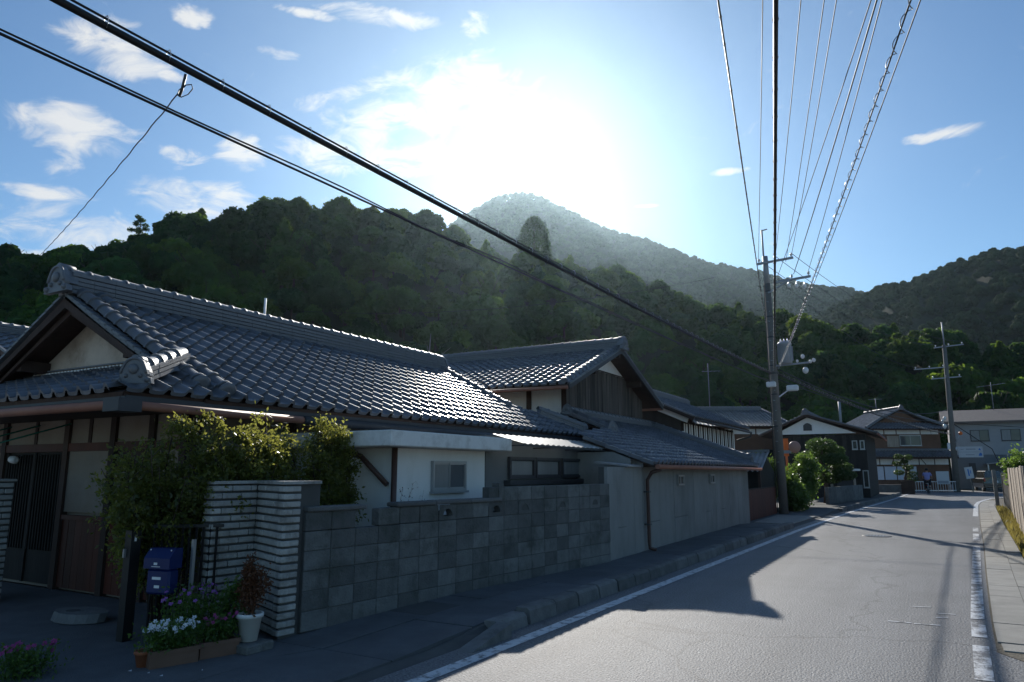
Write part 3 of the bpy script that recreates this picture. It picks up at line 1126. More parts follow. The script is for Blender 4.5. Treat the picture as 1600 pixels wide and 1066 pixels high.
# main ridge
RA, RB = (XR, V0 - .06, ZR - .03), (XR, V1 + .02, ZR - .03)
ridge(roof, RA, RB, layers=5, w=0.34, lh=0.062)
oni(roof, (XR, V0 - .12, ZR - .02), (0, -1, 0), 0.46)
oni(roof, (XR, V1 + .06, ZR - .02), (0, 1, 0), 0.40)
# double rows of round tiles down both verges of the street slope
nn = Vector((-vs_.z * -1, 0, vs_.x * -1)).normalized()
nn = Vector((vs_.z, 0, -vs_.x))
if nn.z < 0:
    nn = -nn
for yv, b0 in ((V0 + .10, .35), (V0 + .36, .20), (V1 - .08, 1.3)):
    a = Vector((XE, yv, ZE)) + vs_ * b0 + nn * .045
    b = Vector((XR, yv, ZR)) + nn * .045
    line_of(ROUND, 'round_tile', roof, a, b, 0.25, up=nn)
    mb = MB()
    mb.lathe(a - vs_ * .02, [(.10, 0), (.125, .02), (.125, .05), (.07, .06)], 12, axis=-vs_)
    mb.build('verge_end_tile', 'ridge_tile', roof)
# verge flat tiles seen edge-on on the gable
mb = MB()
for i in range(15):
    a = Vector((XE, V0 - .03, ZE)) + vs_ * (.75 + i * .185)
    mb.bar(a, a + vs_ * .205 + nn * -.012, .10, .035, nn)
    mb.bar(a - nn * .03, a + vs_ * .2 - nn * .045, .03, .09, nn)
mb.build('verge_tile', 'ridge_tile', roof)
mb = MB()
vb = Vector((RUN, 0, ZR - ZE)).normalized()
nb = Vector((-vb.z, 0, vb.x))
for i in range(15):
    a = Vector((XB, V0 - .03, ZE)) + vb * (.75 + i * .185)
    mb.bar(a, a + vb * .205 - nb * .012, .10, .035, nb)
mb.build('verge_tile', 'ridge_tile', roof)
# hips at the street corners with their end tiles
for (c, sy) in (((XE, Y0), 1), ((XE, Y1), -1)):
    a = Vector((c[0] - .22 * HR, c[1] + .22 * sy, ZE + .22 * KS + .03))
    b = Vector((c[0] - 1.2 * HR, c[1] + 1.2 * sy, ZE + 1.2 * KS + .03))
    ridge(roof, a, b, layers=3, w=0.24, lh=0.05)
    oni(roof, a + Vector((.02, -.02 * sy, -.02)), (.45, -1.0 * sy, 0), 0.34 if sy > 0 else .28)
# gable on the entrance side: plaster, pierced tile band, barge boards
gz = ZE + d * KS
dg = (gz - ZE) / K + .12
gable = MB()
gable.poly([(XE - dg, G0, gz - .05), (XB + dg, G0, gz - .05), (XR, G0, gz - .05 + (RUN - dg) * K)], (0, .1, 0))
gable.build('gable_plaster', 'plaster_gable', house)
mb = MB()
mb.poly([(XE - dg, G1, gz - .05), (XB + dg, G1, gz - .05), (XR, G1, gz - .05 + (RUN - dg) * K)], (0, .1, 0))
mb.build('gable_plaster', 'plaster_gable', house)
mb = MB()
for r_ in range(3):
    for i in range(60):
        x = XE - dg - .35 - i * .085 - (r_ % 2) * .042
        if x > XB + dg + .3:
            mb.cbox((x, G0 - .035, gz + .005 + r_ * .034), (.042, .05, .030), .004)
mb.build('pierced_band', 'plaster_white', house)
mb = MB()
mb.box(XB + dg + .3, XE - dg - .3, G0 - .05, G0 - .01, gz + .105, gz + .125)
mb.build('band_cap', 'ridge_tile', house)
for sgn in (1, -1):
    for (yy, dep, drop, mm) in ((V0 - .045, .13, .05, 'timber_dark'), (V0 + .04, .09, .17, 'timber_dark')):
        mb = MB()
        n = 12
        topp, botp = [], []
        for i in range(n + 1):
            t_ = i / n
            run = t_ * 2.35
            sag = .16 * math.sin(math.pi * t_) * .7
            z = ZR - run * K - drop - sag * .25
            topp.append((XR + sgn * run, yy, z))
            botp.append((XR + sgn * run, yy, z - dep - .10 * (1 - t_) * .3 + .05 * math.sin(math.pi * t_)))
        vs, fs = [], []
        for p, q in zip(topp, botp):
            vs += [p, q, (p[0], p[1] + .04, p[2]), (q[0], q[1] + .04, q[2])]
        for i in range(n):
            a, b = 4 * i, 4 * i + 4
            fs += [(a, a + 1, b + 1, b), (a + 2, b + 2, b + 3, a + 3), (a + 1, a + 3, b + 3, b + 1), (a, b, b + 2, a + 2)]
        mb.add(vs, fs)
        mb.build('barge_board', mm, roof)
mb = MB()                                            # purlin ends
for (px, pz) in ((XR, ZR - .14), (XR - 1.3, ZR - .14 - 1.3 * K), (XR + 1.3, ZR - .14 - 1.3 * K)):
    mb.box(px - .06, px + .06, V0 + .09, G0 - .01, pz - .16, pz)
mb.build('purlin', 'timber_dark', roof)
# gutters
gutter(house, [(XB, Y0 - .05, ZE - .14), (XE + .05, Y0 - .05, ZE - .15), (XE + .07, Y0 - .03, ZE - .15), (XE + .07, 6.6, ZE - .165)], 'copper', 0.05)
gutter(house, [(XE + .07, 6.62, ZE - .165), (XE + .07, Y1, ZE - .20)], 'gutter_dark', 0.058)
MB().box(XE - .12, XE + .14, Y0 - .13, Y0 + .12, ZE - .22, ZE - .09).build('gutter_corner', 'gutter_dark', house)
# soffit boards and rafters
mb = MB()
mb.box(XB, XE - .09, Y0 + .1, 5.59, ZE - .10, ZE - .07)
mb.box(-7.79, XE - .09, 5.6, Y1, ZE - .10, ZE - .07)
mb.build('soffit', 'timber_dark', house)
# entrance wall: posts, plaster panels, wainscot boards, lattice door
wy = 5.6
posts = [-13.0, -12.12, -10.43, -9.33, -8.5, -7.86]
for x in posts:
    MB().box(x - .06, x + .06, wy - .03, wy + .1, 0.02, 2.31).build('post', 'timber_dark', house)
MB().box(-13.06, -7.8, wy + .06, wy + .16, 0.02, 2.31).build('wall', 'plaster_shaded', house)
for a, b in zip(posts[:-1], posts[1:]):
    MB().box(a + .06, b - .06, wy - .02, wy + .06, 1.86, 1.97).build('lintel', 'timber_red', house)
    MB().box(a + .06, b - .06, wy + .01, wy + .06, 1.972, 2.30).build('plaster_panel', 'plaster_shaded', house)
for x in (-11.28, -9.9):
    MB().box(x - .035, x + .035, wy - .005, wy + .009, 1.972, 2.30).build('stud', 'timber_dark', house)
MB().box(-10.37, -9.39, wy + .01, wy + .06, 1.04, 1.858).build('plaster_panel', 'plaster_shaded', house)
MB().box(-9.27, -8.56, wy + .01, wy + .06, 1.00, 1.60).build('plaster_panel', 'plaster_shaded', house)
MB().box(-9.27, -8.56, wy - .015, wy + .06, 1.602, 1.66).build('rail', 'timber_dark', house)
MB().box(-9.27, -8.56, wy + .02, wy + .06, 1.662, 1.858).build('transom', 'timber_dark', house)
MB().box(-8.44, -7.92, wy + .01, wy + .06, 1.00, 1.858).build('plaster_panel', 'plaster_shaded', house)
for a, b in ((-10.37, -9.39), (-9.27, -8.56), (-8.44, -7.92)):
    MB().box(a, b, wy - .02, wy + .06, .94, 1.0).build('rail', 'timber_red', house)
    x = a
    while x < b - .03:
        w = min(.16, b - x)
        MB().box(x + .003, x + w - .003, wy + .005 + rnd.uniform(0, .006), wy + .055, .05, .938).build('wainscot_board', 'timber_red', house)
        x += w
MB().box(-13.0, -12.18, wy + .01, wy + .06, .05, 1.858).build('plaster_panel', 'plaster_shaded', house)
door = MB().box(-12.05, -10.5, wy + .03, wy + .05, .06, 1.855).build('door', 'board_black', house)
mb = MB()
for i in range(22):
    x = -12.03 + i * .0715
    mb.box(x, x + .022, wy + .005, wy + .028, .5, 1.82)
for x in (-12.05, -11.29, -10.54):
    mb.box(x, x + .05, wy + .002, wy + .029, .06, 1.852)
mb.build('lattice', 'board_black', door)
# street wall of the house under the eave
MB().box(-7.9, -7.8, 5.62, 15.6, .02, 2.31).build('wall', 'plaster_shaded', house)
for y in (5.68, 7.2, 9.8, 11.6, 13.4, 15.5):
    MB().box(-7.798, -7.74, y - .06, y + .06, .02, 2.31).build('post', 'timber_dark', house)
MB().box(-13.06, -12.9, 5.77, 15.6, .02, 2.31).build('wall', 'plaster_shaded', house)
MB().box(-12.9, -7.9, 15.5, 15.6, .02, 2.31).build('wall', 'plaster_shaded', house)
# door lamp, wall lamp, green awning rods
mb = MB()
mb.lathe((-11.66, 5.48, 1.76), [(.02, 0), (.05, .01), (.055, .05), (.055, .13), (.03, .15)], 12, axis=(1, 0, -.1))
mb.build('porch_lamp', 'white_paint', house)
mb = MB()
for x in (-13.0, -12.2, -11.4):
    mb.tube([(x, 4.35, 1.72 - .02), (x + 1.1, 5.55, 2.24)], .012, 6)
mb.tube([(-13.6, 4.35, 1.70), (-11.3, 4.35, 1.70)], .014, 6)
mb.build('awning_rod', 'green_rod', house)
MB().tube([(-10.5, 8.93, ZR - .2), (-10.5, 8.93, 4.78)], .022, 8).build('vent_pipe', 'white_paint', house)
# white lean-to with flat canopy and sliding window
AX = -6.0
MB().box(-7.79, AX, 7.33, 9.54, .02, 1.888).build('lean_to_wall', 'plaster_white', house)
mb = MB()
mb.cbox(((-7.68 - 5.6) / 2, (6.78 + 9.70) / 2, 1.99), (2.08, 2.92, .195), .012)
mb.build('canopy', 'canopy_white', house)
window(house, TX(AX + .001, 8.13, 1.31), .83, .42, 2, gm=['curtain', 'pane_matte'])
mb = MB()
mb.tube([(AX + .05, 7.28, .05), (AX + .05, 7.28, 1.885)], .038, 8)
mb.tube([(-7.0, 6.98, 1.84), (-6.62, 7.14, 1.83), (-6.45, 7.2, 1.78), (-6.05, 7.26, 1.42)], .036, 8)
mb.build('downpipe', 'pipe_brown', house)
# dark grey room with four sliding windows and a translucent rain hood
MB().box(-7.79, AX + .01, 9.55, 15.2, .02, 2.14).build('grey_room_wall', 'plaster_grey', house)
for i, (ya, yb) in enumerate(((10.22, 11.10), (11.13, 12.10), (12.18, 13.06), (13.1, 14.1))):
    window(house, TX(AX + .02, ya, 1.46), yb - ya, .36, 1, fm='gutter_dark', gm='curtain', sill=False, bar=.05)
mb = MB()
mb.box(AX + .012, AX + .14, 10.1, 15.0, 1.36, 1.44)
mb.build('window_shelf', 'gutter_dark', house)
mb = MB()
vs, fs = [], []
for i in range(81):
    y = 9.74 + i * .05
    zz = .012 * math.sin(i * math.pi / 2)
    vs += [(AX + .02, y, 2.17 + zz), (AX + .58, y, 2.015 + zz)]
mb.add(vs, [(2 * i, 2 * i + 1, 2 * i + 3, 2 * i + 2) for i in range(80)], True)
mb.build('rain_hood', 'plastic_sheet', house)
mb = MB()
mb.bar((AX + .58, 9.74, 1.985), (AX + .58, 13.75, 1.985), .02, .03)
for y in (9.8, 11.1, 12.4, 13.7):
    mb.bar((AX + .02, y, 1.98), (AX + .58, y, 1.985), .02, .02)
mb.build('hood_frame', 'steel_dark', house)

# ------------------------------------------------------------------ garden wall of concrete blocks
WA, WB = Vector((-5.40, 5.26, .05)), Vector((-4.68, 11.38, .05))
wd = (WB - WA)
wl = wd.length
wd.normalize()
wnrm = Vector((wd.y, -wd.x, 0))
bwall = thing('block_wall', 'low wall of patched grey concrete blocks beside the pavement', 'wall', (-4.95, 8.2, 0))
TWL = Matrix(((wd.x, 0, wnrm.x, WA.x), (wd.y, 0, wnrm.y, WA.y), (0, 1, 0, WA.z), (0, 0, 0, 1)))   # x along wall, y up, z to the street
MB(TWL).box(0, wl - .003, 0, .94, -.13, -.006).build('core', 'mortar', bwall)


def block_at(u0, u1, v0, v1, vent=False):
    mb = MB(TWL)
    z = rnd.uniform(-.004, .005)
    g = .003
    if not vent:
        mb.cbox(((u0 + u1) / 2, (v0 + v1) / 2, -.06 + z), (u1 - u0 - 2 * g, v1 - v0 - 2 * g, .12), .006)
        mb.build('block', 'block', bwall)
        return
    # vent block: half-round opening through its face
    a, b, c, dd = u0 + g, u1 - g, v0 + g, v1 - g
    cx, r = (u0 + u1) / 2, .085
    arcp = [(cx + r * math.cos(math.pi * k / 8), c + .05 + r * math.sin(math.pi * k / 8)) for k in range(9)]
    outer = [(b, c + .05), (b, dd), (b, dd), (cx + .05, dd), (cx, dd), (cx - .05, dd), (a, dd), (a, dd), (a, c + .05)]
    vs = [(x, y, z) for x, y in arcp] + [(x, y, z) for x, y in outer] + [(x, y, z - .1) for x, y in arcp]
    fs = [(k, k + 9, k + 10, k + 1) for k in range(8)] + [(k, k + 1, k + 19, k + 18) for k in range(8)]
    fs += [(0, 18, 26, 8)]
    mb.add(vs, fs)
    mb.box(a, b, c, c + .05, -.12, z)
    mb.build('vent_block', 'block', bwall)


BW, BH = .315, .19
nb = int(wl / BW)
BW = wl / nb
u_a, u_b = 1.02, 3.05      # notch, and the step up to the taller stretch
for i in range(nb):
    u0 = i * BW
    um = u0 + BW / 2
    rows = 6 if um < u_b else 7
    if 0.8 < um < 1.05:
        rows = 5
    for j in range(rows):
        vent = (j == 5 and i in (6, 9)) or (rows == 7 and j == 5 and i in (11, 14, 17))
        block_at(u0, u0 + BW, j * BH, (j + 1) * BH, vent)
MB(TWL).box(3.2, wl - .003, .942, 1.32, -.13, -.006).build('core', 'mortar', bwall)
for (a, b, z) in ((0.0, 0.78, 1.14), (1.22, 3.17, 1.14)):
    n = 1 if b - a < 1 else 3
    for k in range(n):
        mb = MB(TWL)
        p, q = a + (b - a) * k / n, a + (b - a) * (k + 1) / n
        mb.cbox(((p + q) / 2, z + .025 + rnd.uniform(-.004, .004), -.06), (q - p - .006, .05, .19), .012)
        mb.build('coping_stone', 'block_cap', bwall)
MB(TWL).box(3.12, 3.22, 1.14, 1.38, -.11, .012).build('end_post', 'block', bwall)

# ------------------------------------------------------------------ split-brick gate piers
def brick_pier(label, loc, faces):
    """faces: list of (x, y, dirx, diry, length, reach) runs of brick courses at a pier"""
    p = thing('brick_gate_pier', label, 'gate pier', loc, group='white brick gate piers')
    return p


BRM = {}


def brick_run(pier, a, b, z0, rows, rh=.074, thick=.10, bl=.23):
    a, b = Vector((a[0], a[1], 0)), Vector((b[0], b[1], 0))
    dd = (b - a)
    L_ = dd.length
    dd.normalize()
    nr = Vector((dd.y, -dd.x, 0))
    for j in range(rows):
        x = -(.11 if j % 2 else 0.0)
        while x < L_ - .01:
            x0, x1 = max(0, x), min(L_, x + bl)
            if x1 - x0 > .03:
                key = round(x1 - x0, 3)
                if key not in BRM:
                    BRM[key] = MB().cbox((0, 0, 0), (key - .008, thick, rh - .022), .007).mesh('brick', 'brick_white')
                c = a + dd * ((x0 + x1) / 2) - nr * (thick / 2 - rnd.uniform(-.002, .010)) + Vector((0, 0, z0 + (j + .5) * rh))
                mk('brick', BRM[key], pier, M=frame(c - OFF[pier], dd, dd.cross(nr) * -1 if False else Vector((-dd.y, dd.x, 0))))
            x += bl
    return


def pier_core(pier, x0, x1, y0, y1, z1):
    MB().box(x0, x1, y0, y1, .03, z1).build('core', 'mortar', pier)


pier = brick_pier('stepped white split-brick gate pier at near end of the block wall', (-5.7, 4.95, 0), None)
ROWS = 19
# the pier folds: a wing along the street, a face turned to the gate, and a narrow return
PA, PC, PD, PE = (-6.195, 4.78), (-6.13, 5.27), (-5.44, 5.0), (-5.41, 5.20)
MB().poly([(-6.22, 4.80, .03), (-6.15, 5.305, .03), (-5.455, 5.03, .03), (-5.44, 5.19, .03), (-5.46, 5.5, .03), (-6.33, 5.5, .03), (-6.33, 4.80, .03)], (0, 0, 1.43)).build('core', 'mortar', pier)
brick_run(pier, (-6.335, 4.78), (-6.20, 4.78), .05, ROWS, bl=.14, thick=.04)
brick_run(pier, PA, PC, .05, ROWS, bl=.21)
brick_run(pier, PC, PD, .05, ROWS, bl=.235)
brick_run(pier, PD, PE, .05, ROWS, bl=.20)
MB().poly([(-6.18, 4.765, 1.464), (-6.115, 5.25, 1.464), (-5.43, 4.98, 1.464), (-5.395, 5.22, 1.464), (-5.44, 5.5, 1.464), (-6.35, 5.5, 1.464), (-6.35, 4.765, 1.464)], (0, 0, .03)).build('cap', 'brick_white', pier)
pier = brick_pier('white split-brick gate pier cut off by the left edge of the photo', (-10.2, 4.55, 0), None)
pier_core(pier, -10.7, -9.90, 4.42, 4.72, 1.46)
brick_run(pier, (-10.74, 4.4), (-9.88, 4.4), .05, ROWS)
brick_run(pier, (-9.88, 4.5), (-9.88, 4.72), .05, ROWS)
MB().cbox((-10.31, 4.56, 1.478), (.9, .36, .03), .008).build('cap', 'brick_white', pier)

# ------------------------------------------------------------------ grey panel storehouse on the street
ware = thing('grey_storehouse', 'low grey concrete-panel storehouse with blue-grey tiled lean-to roof on the street', 'storehouse', (-6.2, 17, 0))
WX = -4.72
y = 11.40
first = True
while y < 22.25:
    w = .49 if y > 12.9 else .42
    if y + w > 22.2:
        w = 22.3 - y
    for (za, zb) in ((.05, .62), (.626, 1.66)) if rnd.random() < .35 else ((.05, 1.66),):
        mb = MB()
        zz = rnd.uniform(-.004, .004)
        mb.cbox((WX - .05 + zz, y + w / 2, (za + zb) / 2), (.1, w - .004, zb - za), .003)
        mb.build('wall_panel', 'concrete_panel', ware)
    y += w
MB().box(WX - .16, WX - .06, 11.40, 22.29, .05, 1.655).build('wall', 'mortar', ware)
MB().box(-7.8, WX - .165, 22.19, 22.29, .05, 1.7).build('wall', 'concrete_panel', ware)
MB().box(-6.0, WX - .165, 12.95, 13.05, .05, 1.95).build('wall', 'concrete_panel', ware)
mb = MB()                                             # little zinc ledge left of the tiled roof
mb.poly([(-5.3, 12.2, 1.76), (WX + .08, 12.2, 1.69), (WX + .08, 12.9, 1.69), (-5.3, 12.9, 1.76)], (0, 0, -.03))
mb.build('zinc_ledge', 'corrugated', ware)
for ya in (15.25, 17.88):
    window(ware, TX(WX + .004, ya, 1.28), .42, .22, 2, fm='alu', gm='window_glass', bar=.02, sill=False)
WE, WZ, WT, WTZ = -4.42, 1.72, -7.84, 2.98
wr = MB()
WK = (WTZ - WZ) / (WE - WT)
deck(wr, [(WE - .02, 12.95, WZ), (WE - .02, 22.5, WZ), (-5.85, 22.5, WZ + 1.43 * WK), (-5.85, 12.95, WZ + 1.43 * WK)])
deck(wr, [(-5.86, 12.95, WZ + 1.44 * WK), (-5.86, 22.5, WZ + 1.44 * WK), (WT, 22.5, WTZ), (WT, 16.2, WTZ), (-6.6, 16.2, WZ + 2.18 * WK)])
wroof = wr.build('roof', 'timber_dark', ware)
wv = Vector((WT - WE, 0, WTZ - WZ))
wlen = wv.length
S = Slope((WE, 12.95, WZ - .01), (0, 1, 0), wv)
lay_tiles(wroof, S.spots(39, 15, wlen / 15.2, lambda u, v: v * .938 < 1.5 or u > min(3.25, (v * .938 - 1.5) * 4.3)), 210, simple=True)
mb = MB()
wvn = wv.normalized()
wnn = Vector((-wvn.z, 0, wvn.x))
if wnn.z < 0:
    wnn = -wnn
for i in range(6):
    a = Vector((WE, 12.93, WZ)) + wvn * (i * .25)
    mb.bar(a + wnn * .01, a + wvn * .26 + wnn * .0, .06, .07, wnn)
mb.build('verge_tile', 'roof_tile', wroof)
a = Vector((WE, 22.42, WZ)) + wvn * .25 + wnn * .02
b = Vector((WT, 22.42, WTZ)) + wnn * .02
ridge(wroof, a, b, layers=3, w=.26, lh=.05)
oni(wroof, a + wnn * .02, (1, 0, 0), .30)
ridge(wroof, (WT + .10, 16.2, WTZ - .0), (WT + .10, 22.3, WTZ - .0), layers=3, w=.22, lh=.045, joined=True)
oni(wroof, (WT + .12, 16.15, WTZ), (.3, -1, 0), .30)
ridge(wroof, (-6.55, 16.1, 2.52), (WT + .1, 16.25, WTZ), layers=2, w=.2, lh=.05, joined=True)
oni(wroof, (-6.5, 16.05, 2.50), (.8, -.6, 0), .30)
gutter(ware, [(WE + .06, 12.95, WZ - .055), (WE + .06, 22.5, WZ - .085)], 'copper', .045)
mb = MB()
mb.tube([(WE + .05, 13.2, WZ - .10), (WX + .16, 13.2, WZ - .16), (WX + .07, 13.2, WZ - .30), (WX + .07, 13.2, .30), (WX + .08, 13.2, .17), (WX + .2, 13.22, .14)], .036, 8)
mb.build('downpipe', 'pipe_brown', ware)
mb = MB()
for z in (.6, 1.2):
    mb.box(WX + .0, WX + .115, 13.15, 13.25, z - .012, z + .012)
mb.build('pipe_bracket', 'steel_dark', ware)

# ------------------------------------------------------------------ two-storey storehouse with plank gable
store = thing('plank_storehouse', 'white storehouse with dark vertical planks on its gable and tiled roof', 'storehouse', (-11, 19.1, 0))
GX, SY, SZE, SZR = -7.86, 19.0, 3.66, 5.05
SE0, SE1, SXR, SXL = 15.45, 22.55, -7.35, -15.2
sr = MB()
deck(sr, [(SXR, SE0, SZE), (SXL, SE0, SZE), (SXL, SY, SZR), (SXR, SY, SZR)])
deck(sr, [(SXR, SE1, SZE), (SXL, SE1, SZE), (SXL, SY, SZR), (SXR, SY, SZR)])
sroof = sr.build('roof', 'timber_dark', store)
sv = Vector((0, SY - SE0, SZR - SZE))
slen = sv.length
S = Slope((SXL, SE0 - .02, SZE - .01), (1, 0, 0), sv)
lay_tiles(sroof, S.spots(32, 16, slen / 15.4, lambda u, v: v < slen - .05), 300, simple=False)
svn = sv.normalized()
snn = Vector((0, -svn.z, svn.y))
ridge(sroof, (SXR, SY, SZR - .03), (SXL, SY, SZR - .03), layers=5, w=.30, lh=.056)
oni(sroof, (SXR + .06, SY, SZR - .05), (1, 0, 0), .44)
line_of(ROUND, 'round_tile', sroof, Vector((SXR - .1, SE0, SZE)) + snn * .04, Vector((SXR - .1, SY, SZR)) + snn * .04, .25, up=snn)
# snow-guard course and verge edging
mb = MB()
for i in range(27):
    c = Vector((SXR - .4 - i * .245, SE0, SZE)) + svn * .95 + snn * .06
    mb.ball(c, .05, 8, (1.3, .8, 1))
mb.build('snow_guard', 'ridge_tile', sroof)
for (e, s_) in ((SE0, 1), (SE1, -1)):
    mb = MB()
    dv = Vector((0, (SY - SE0) * s_, SZR - SZE)).normalized()
    a = Vector((SXR + .01, e, SZE - .02))
    b = Vector((SXR + .01, SY, SZR - .02))
    mb.bar(a + Vector((0, 0, -.04)), b + Vector((0, 0, -.04)), .04, .14)
    mb.build('barge_board', 'gutter_dark', sroof)
    mb = MB()
    for i in range(15):
        p = a + dv * (i * .245)
        mb.bar(p + Vector((.012, 0, .035)), p + dv * .255 + Vector((.012, 0, .025)), .06, .05)
    mb.build('verge_tile', 'roof_tile', sroof)
gutter(store, [(SXR, SE0 - .05, SZE - .09), (SXL, SE0 - .05, SZE - .07)], 'copper', .045)
gutter(store, [(SXR, SE1 + .05, SZE - .09), (SXL, SE1 + .05, SZE - .07)], 'copper', .045)
W0, W1 = 16.35, 21.95
GK = (SZR - SZE) / (SY - SE0)


def under(yy):
    return SZE - .07 + (SY - abs(yy - SY) - SE0) * GK - .03


mb = MB()
mb.poly([(GX, W0, .05), (GX, W1, .05), (GX, W1, under(W1)), (GX, SY, under(SY)), (GX, W0, under(W0))], (-.12, 0, 0))
mb.build('gable_wall', 'plaster_white', store)
MB().box(-14.9, GX - .122, W0, W0 + .12, .05, under(W0) - .0).build('wall', 'plaster_white', store)
MB().box(-14.9, GX - .122, W1 - .12, W1, .05, under(W1)).build('wall', 'plaster_white', store)
MB().box(-14.9, -14.78, W0 + .122, W1 - .122, .05, 3.6).build('wall', 'plaster_white', store)
y = W0
while y < W1 - .02:
    w = min(rnd.choice((.15, .17, .19)), W1 - y)
    za = 2.72 + rnd.uniform(-.02, .0)
    top = [min(4.36, under(y) - .02), min(4.36, under(y + w) - .02)]
    zz = rnd.uniform(.012, .03)
    mb = MB()
    mb.poly([(GX + .004, y + .003, za), (GX + .004, y + w - .003, za), (GX + .004, y + w - .003, top[1]), (GX + .004, y + .003, top[0])], (zz, 0, 0))
    mb.build('plank', 'board_weathered', store)
    y += w
MB().box(GX + .04, GX + .06, 17.4, 20.6, 4.36, 4.39).build('plank_cap', 'timber_dark', store)
for x in (GX - .04, -8.92, -9.98, -11.1):
    MB().box(x - .07, x + .07, W0 - .03, W0 - .001, .05, under(W0) - .02).build('post', 'timber_dark', store)
mb = MB()
for yy in (SY, SY - 1.7, SY + 1.7):
    zt = SZR - abs(yy - SY) * GK - .10
    mb.box(GX + .001, SXR - .05, yy - .06, yy + .06, zt - .18, zt)
mb.build('purlin', 'timber_dark', sroof)

# ------------------------------------------------------------------ houses farther down the street
def tile_sheet(roof, slopes, name='roof_tiles'):
    """far roof: joined courses of simple tiles; slopes = [(Slope, width, length, ok)]"""
    mb = MB()
    a, f1, b, f2 = tile_geo(True)
    for s, w, l, ok in slopes:
        nu, st = int(w / TW), .25
        for p, q in s.spots(nu, int(l / st), st, ok):
            mb.T = frame(p, s.u, s.v)
            mb.add(a, f1, True)
            mb.add(b, f2, False)
    mb.T = None
    return mb.build(name, 'roof_tile', roof, kind='stuff')


def gable_roof_y(root, x0, x1, y0, y1, ze, xr, zr, ridge_layers=4, near=True):
    """gable roof with its ridge along y"""
    mb = MB()
    deck(mb, [(x0, y0, ze), (x0, y1, ze), (xr, y1, zr), (xr, y0, zr)])
    deck(mb, [(x1, y0, ze), (x1, y1, ze), (xr, y1, zr), (xr, y0, zr)])
    rf = mb.build('roof', 'timber_dark', root)
    sl = []
    for xe, s in ((x1, 1), (x0, -1)):
        v = Vector((xr - xe, 0, zr - ze))
        o_, u_ = ((xe, y0, ze), (0, 1, 0)) if s > 0 else ((xe, y1, ze), (0, -1, 0))
        sl.append((Slope(o_, u_, v), y1 - y0, v.length, None))
    tile_sheet(rf, sl)
    off = off_of(root)
    ridge(rf, (xr, y0, zr - .02), (xr, y1, zr - .02), layers=ridge_layers, w=.28, lh=.055, joined=True)
    oni(rf, (xr, y0 - .05, zr - .03), (0, -1, 0), .42)
    for xe in (x0, x1):
        mb = MB()
        mb.bar((xe, y0 - .01, ze - .03), (xr, y0 - .01, zr - .03), .04, .15, (0, 0, 1))
        mb.build('barge_board', 'timber_dark', rf)
        mb = MB()
        mb.bar((xe, y0, ze + .035), (xr, y0, zr + .035), .07, .05, (0, 0, 1))
        mb.build('verge_tile', 'ridge_tile', rf)
    return rf


# black-boarded town house just past the plank storehouse
town = thing('town_house', 'black-boarded town house with white plaster window bays under a long tiled eave', 'house', (-9, 27, 0))
rf = gable_roof_y(town, -11.7, -6.45, 23.0, 31.4, 3.30, -9.08, 4.45)
MB().box(-11.2, -7.05, 23.45, 31.0, .05, 3.25).build('wall', 'board_black', town)
mb = MB()
mb.poly([(-11.2, 23.448, 3.25), (-7.05, 23.448, 3.25), (-9.08, 23.448, 4.2)], (0, .1, 0))
mb.build('gable_wall', 'board_black', town)
MB().bar((-6.75, 23.30, 3.22), (-8.6, 23.30, 4.03), .06, .16).build('rake_board', 'plaster_white', town)
y = 23.6
k = 0
while y < 30.8:
    w = .62 if k % 3 != 2 else .5
    if k % 3 != 2:
        MB().box(-7.048, -7.02, y + .02, y + w - .02, 2.50, 3.16).build('plaster_panel', 'plaster_white', town)
        MB().box(-7.018, -7.0, y + w * .5 - .012, y + w * .5 + .012, 2.48, 3.18).build('post', 'timber_dark', town)
    else:
        window(town, TX(-7.045, y + .02, 2.50), w - .04, .66, 1, fm='timber_dark', sill=False)
    MB().box(-7.046, -6.98, y - .035, y + .015, 2.3, 3.25).build('post', 'timber_dark', town)
    y += w
MB().box(-7.046, -6.96, 23.5, 31.0, 2.40, 2.47).build('rail', 'timber_dark', town)
mb = MB()
mb.poly([(-7.04, 23.3, 2.36), (-7.04, 31.2, 2.36), (-6.25, 31.2, 2.06), (-6.25, 23.3, 2.06)], (0, 0, -.05))
pr = mb.build('pent_roof', 'timber_dark', town)
tile_sheet(pr, [(Slope((-6.22, 23.3, 2.07), (0, 1, 0), (-.79, 0, .30)), 7.9, .8, None)])
MB().box(-6.96, -6.93, 23.32, 23.42, 2.72, 2.88).build('meter_box', 'white_paint', town)
gutter(town, [(-6.40, 23.0, 3.22), (-6.40, 31.4, 3.18), (-6.42, 31.4, 3.0), (-6.95, 31.2, 2.85)], 'gutter_dark', .045)

# shed with corrugated roof and red-brown board fence in front of the town house
shed = thing('shed', 'small shed with corrugated sheet roof behind the brown board fence', 'shed', (-5.8, 25.3, 0))
mb = MB()
vs = []
n = 54
for i in range(n + 1):
    x = -7.4 + i * (2.3 / n)
    z = .035 * math.sin(i * math.pi / 2)
    vs += [(x, 26.35, 1.58 + z), (x, 28.0, 2.27 + z)]
mb.add(vs, [(2 * i, 2 * i + 1, 2 * i + 3, 2 * i + 2) for i in range(n)])
mb.build('sheet_roof', 'corrugated', shed)
MB().box(-7.4, -5.1, 27.95, 28.08, 2.26, 2.36).build('ridge_cap', 'ridge_tile', shed)
MB().poly([(-5.25, 26.6, .04), (-5.25, 29.6, .04), (-5.25, 29.6, 1.55), (-5.25, 28.0, 2.22), (-5.25, 26.6, 1.62)], (-2.0, 0, 0)).build('wall', 'board_black', shed)
for x in (-7.2, -6.2, -5.2):
    MB().box(x - .045, x + .045, 26.42, 26.5, .04, 1.58).build('post', 'timber_dark', shed)
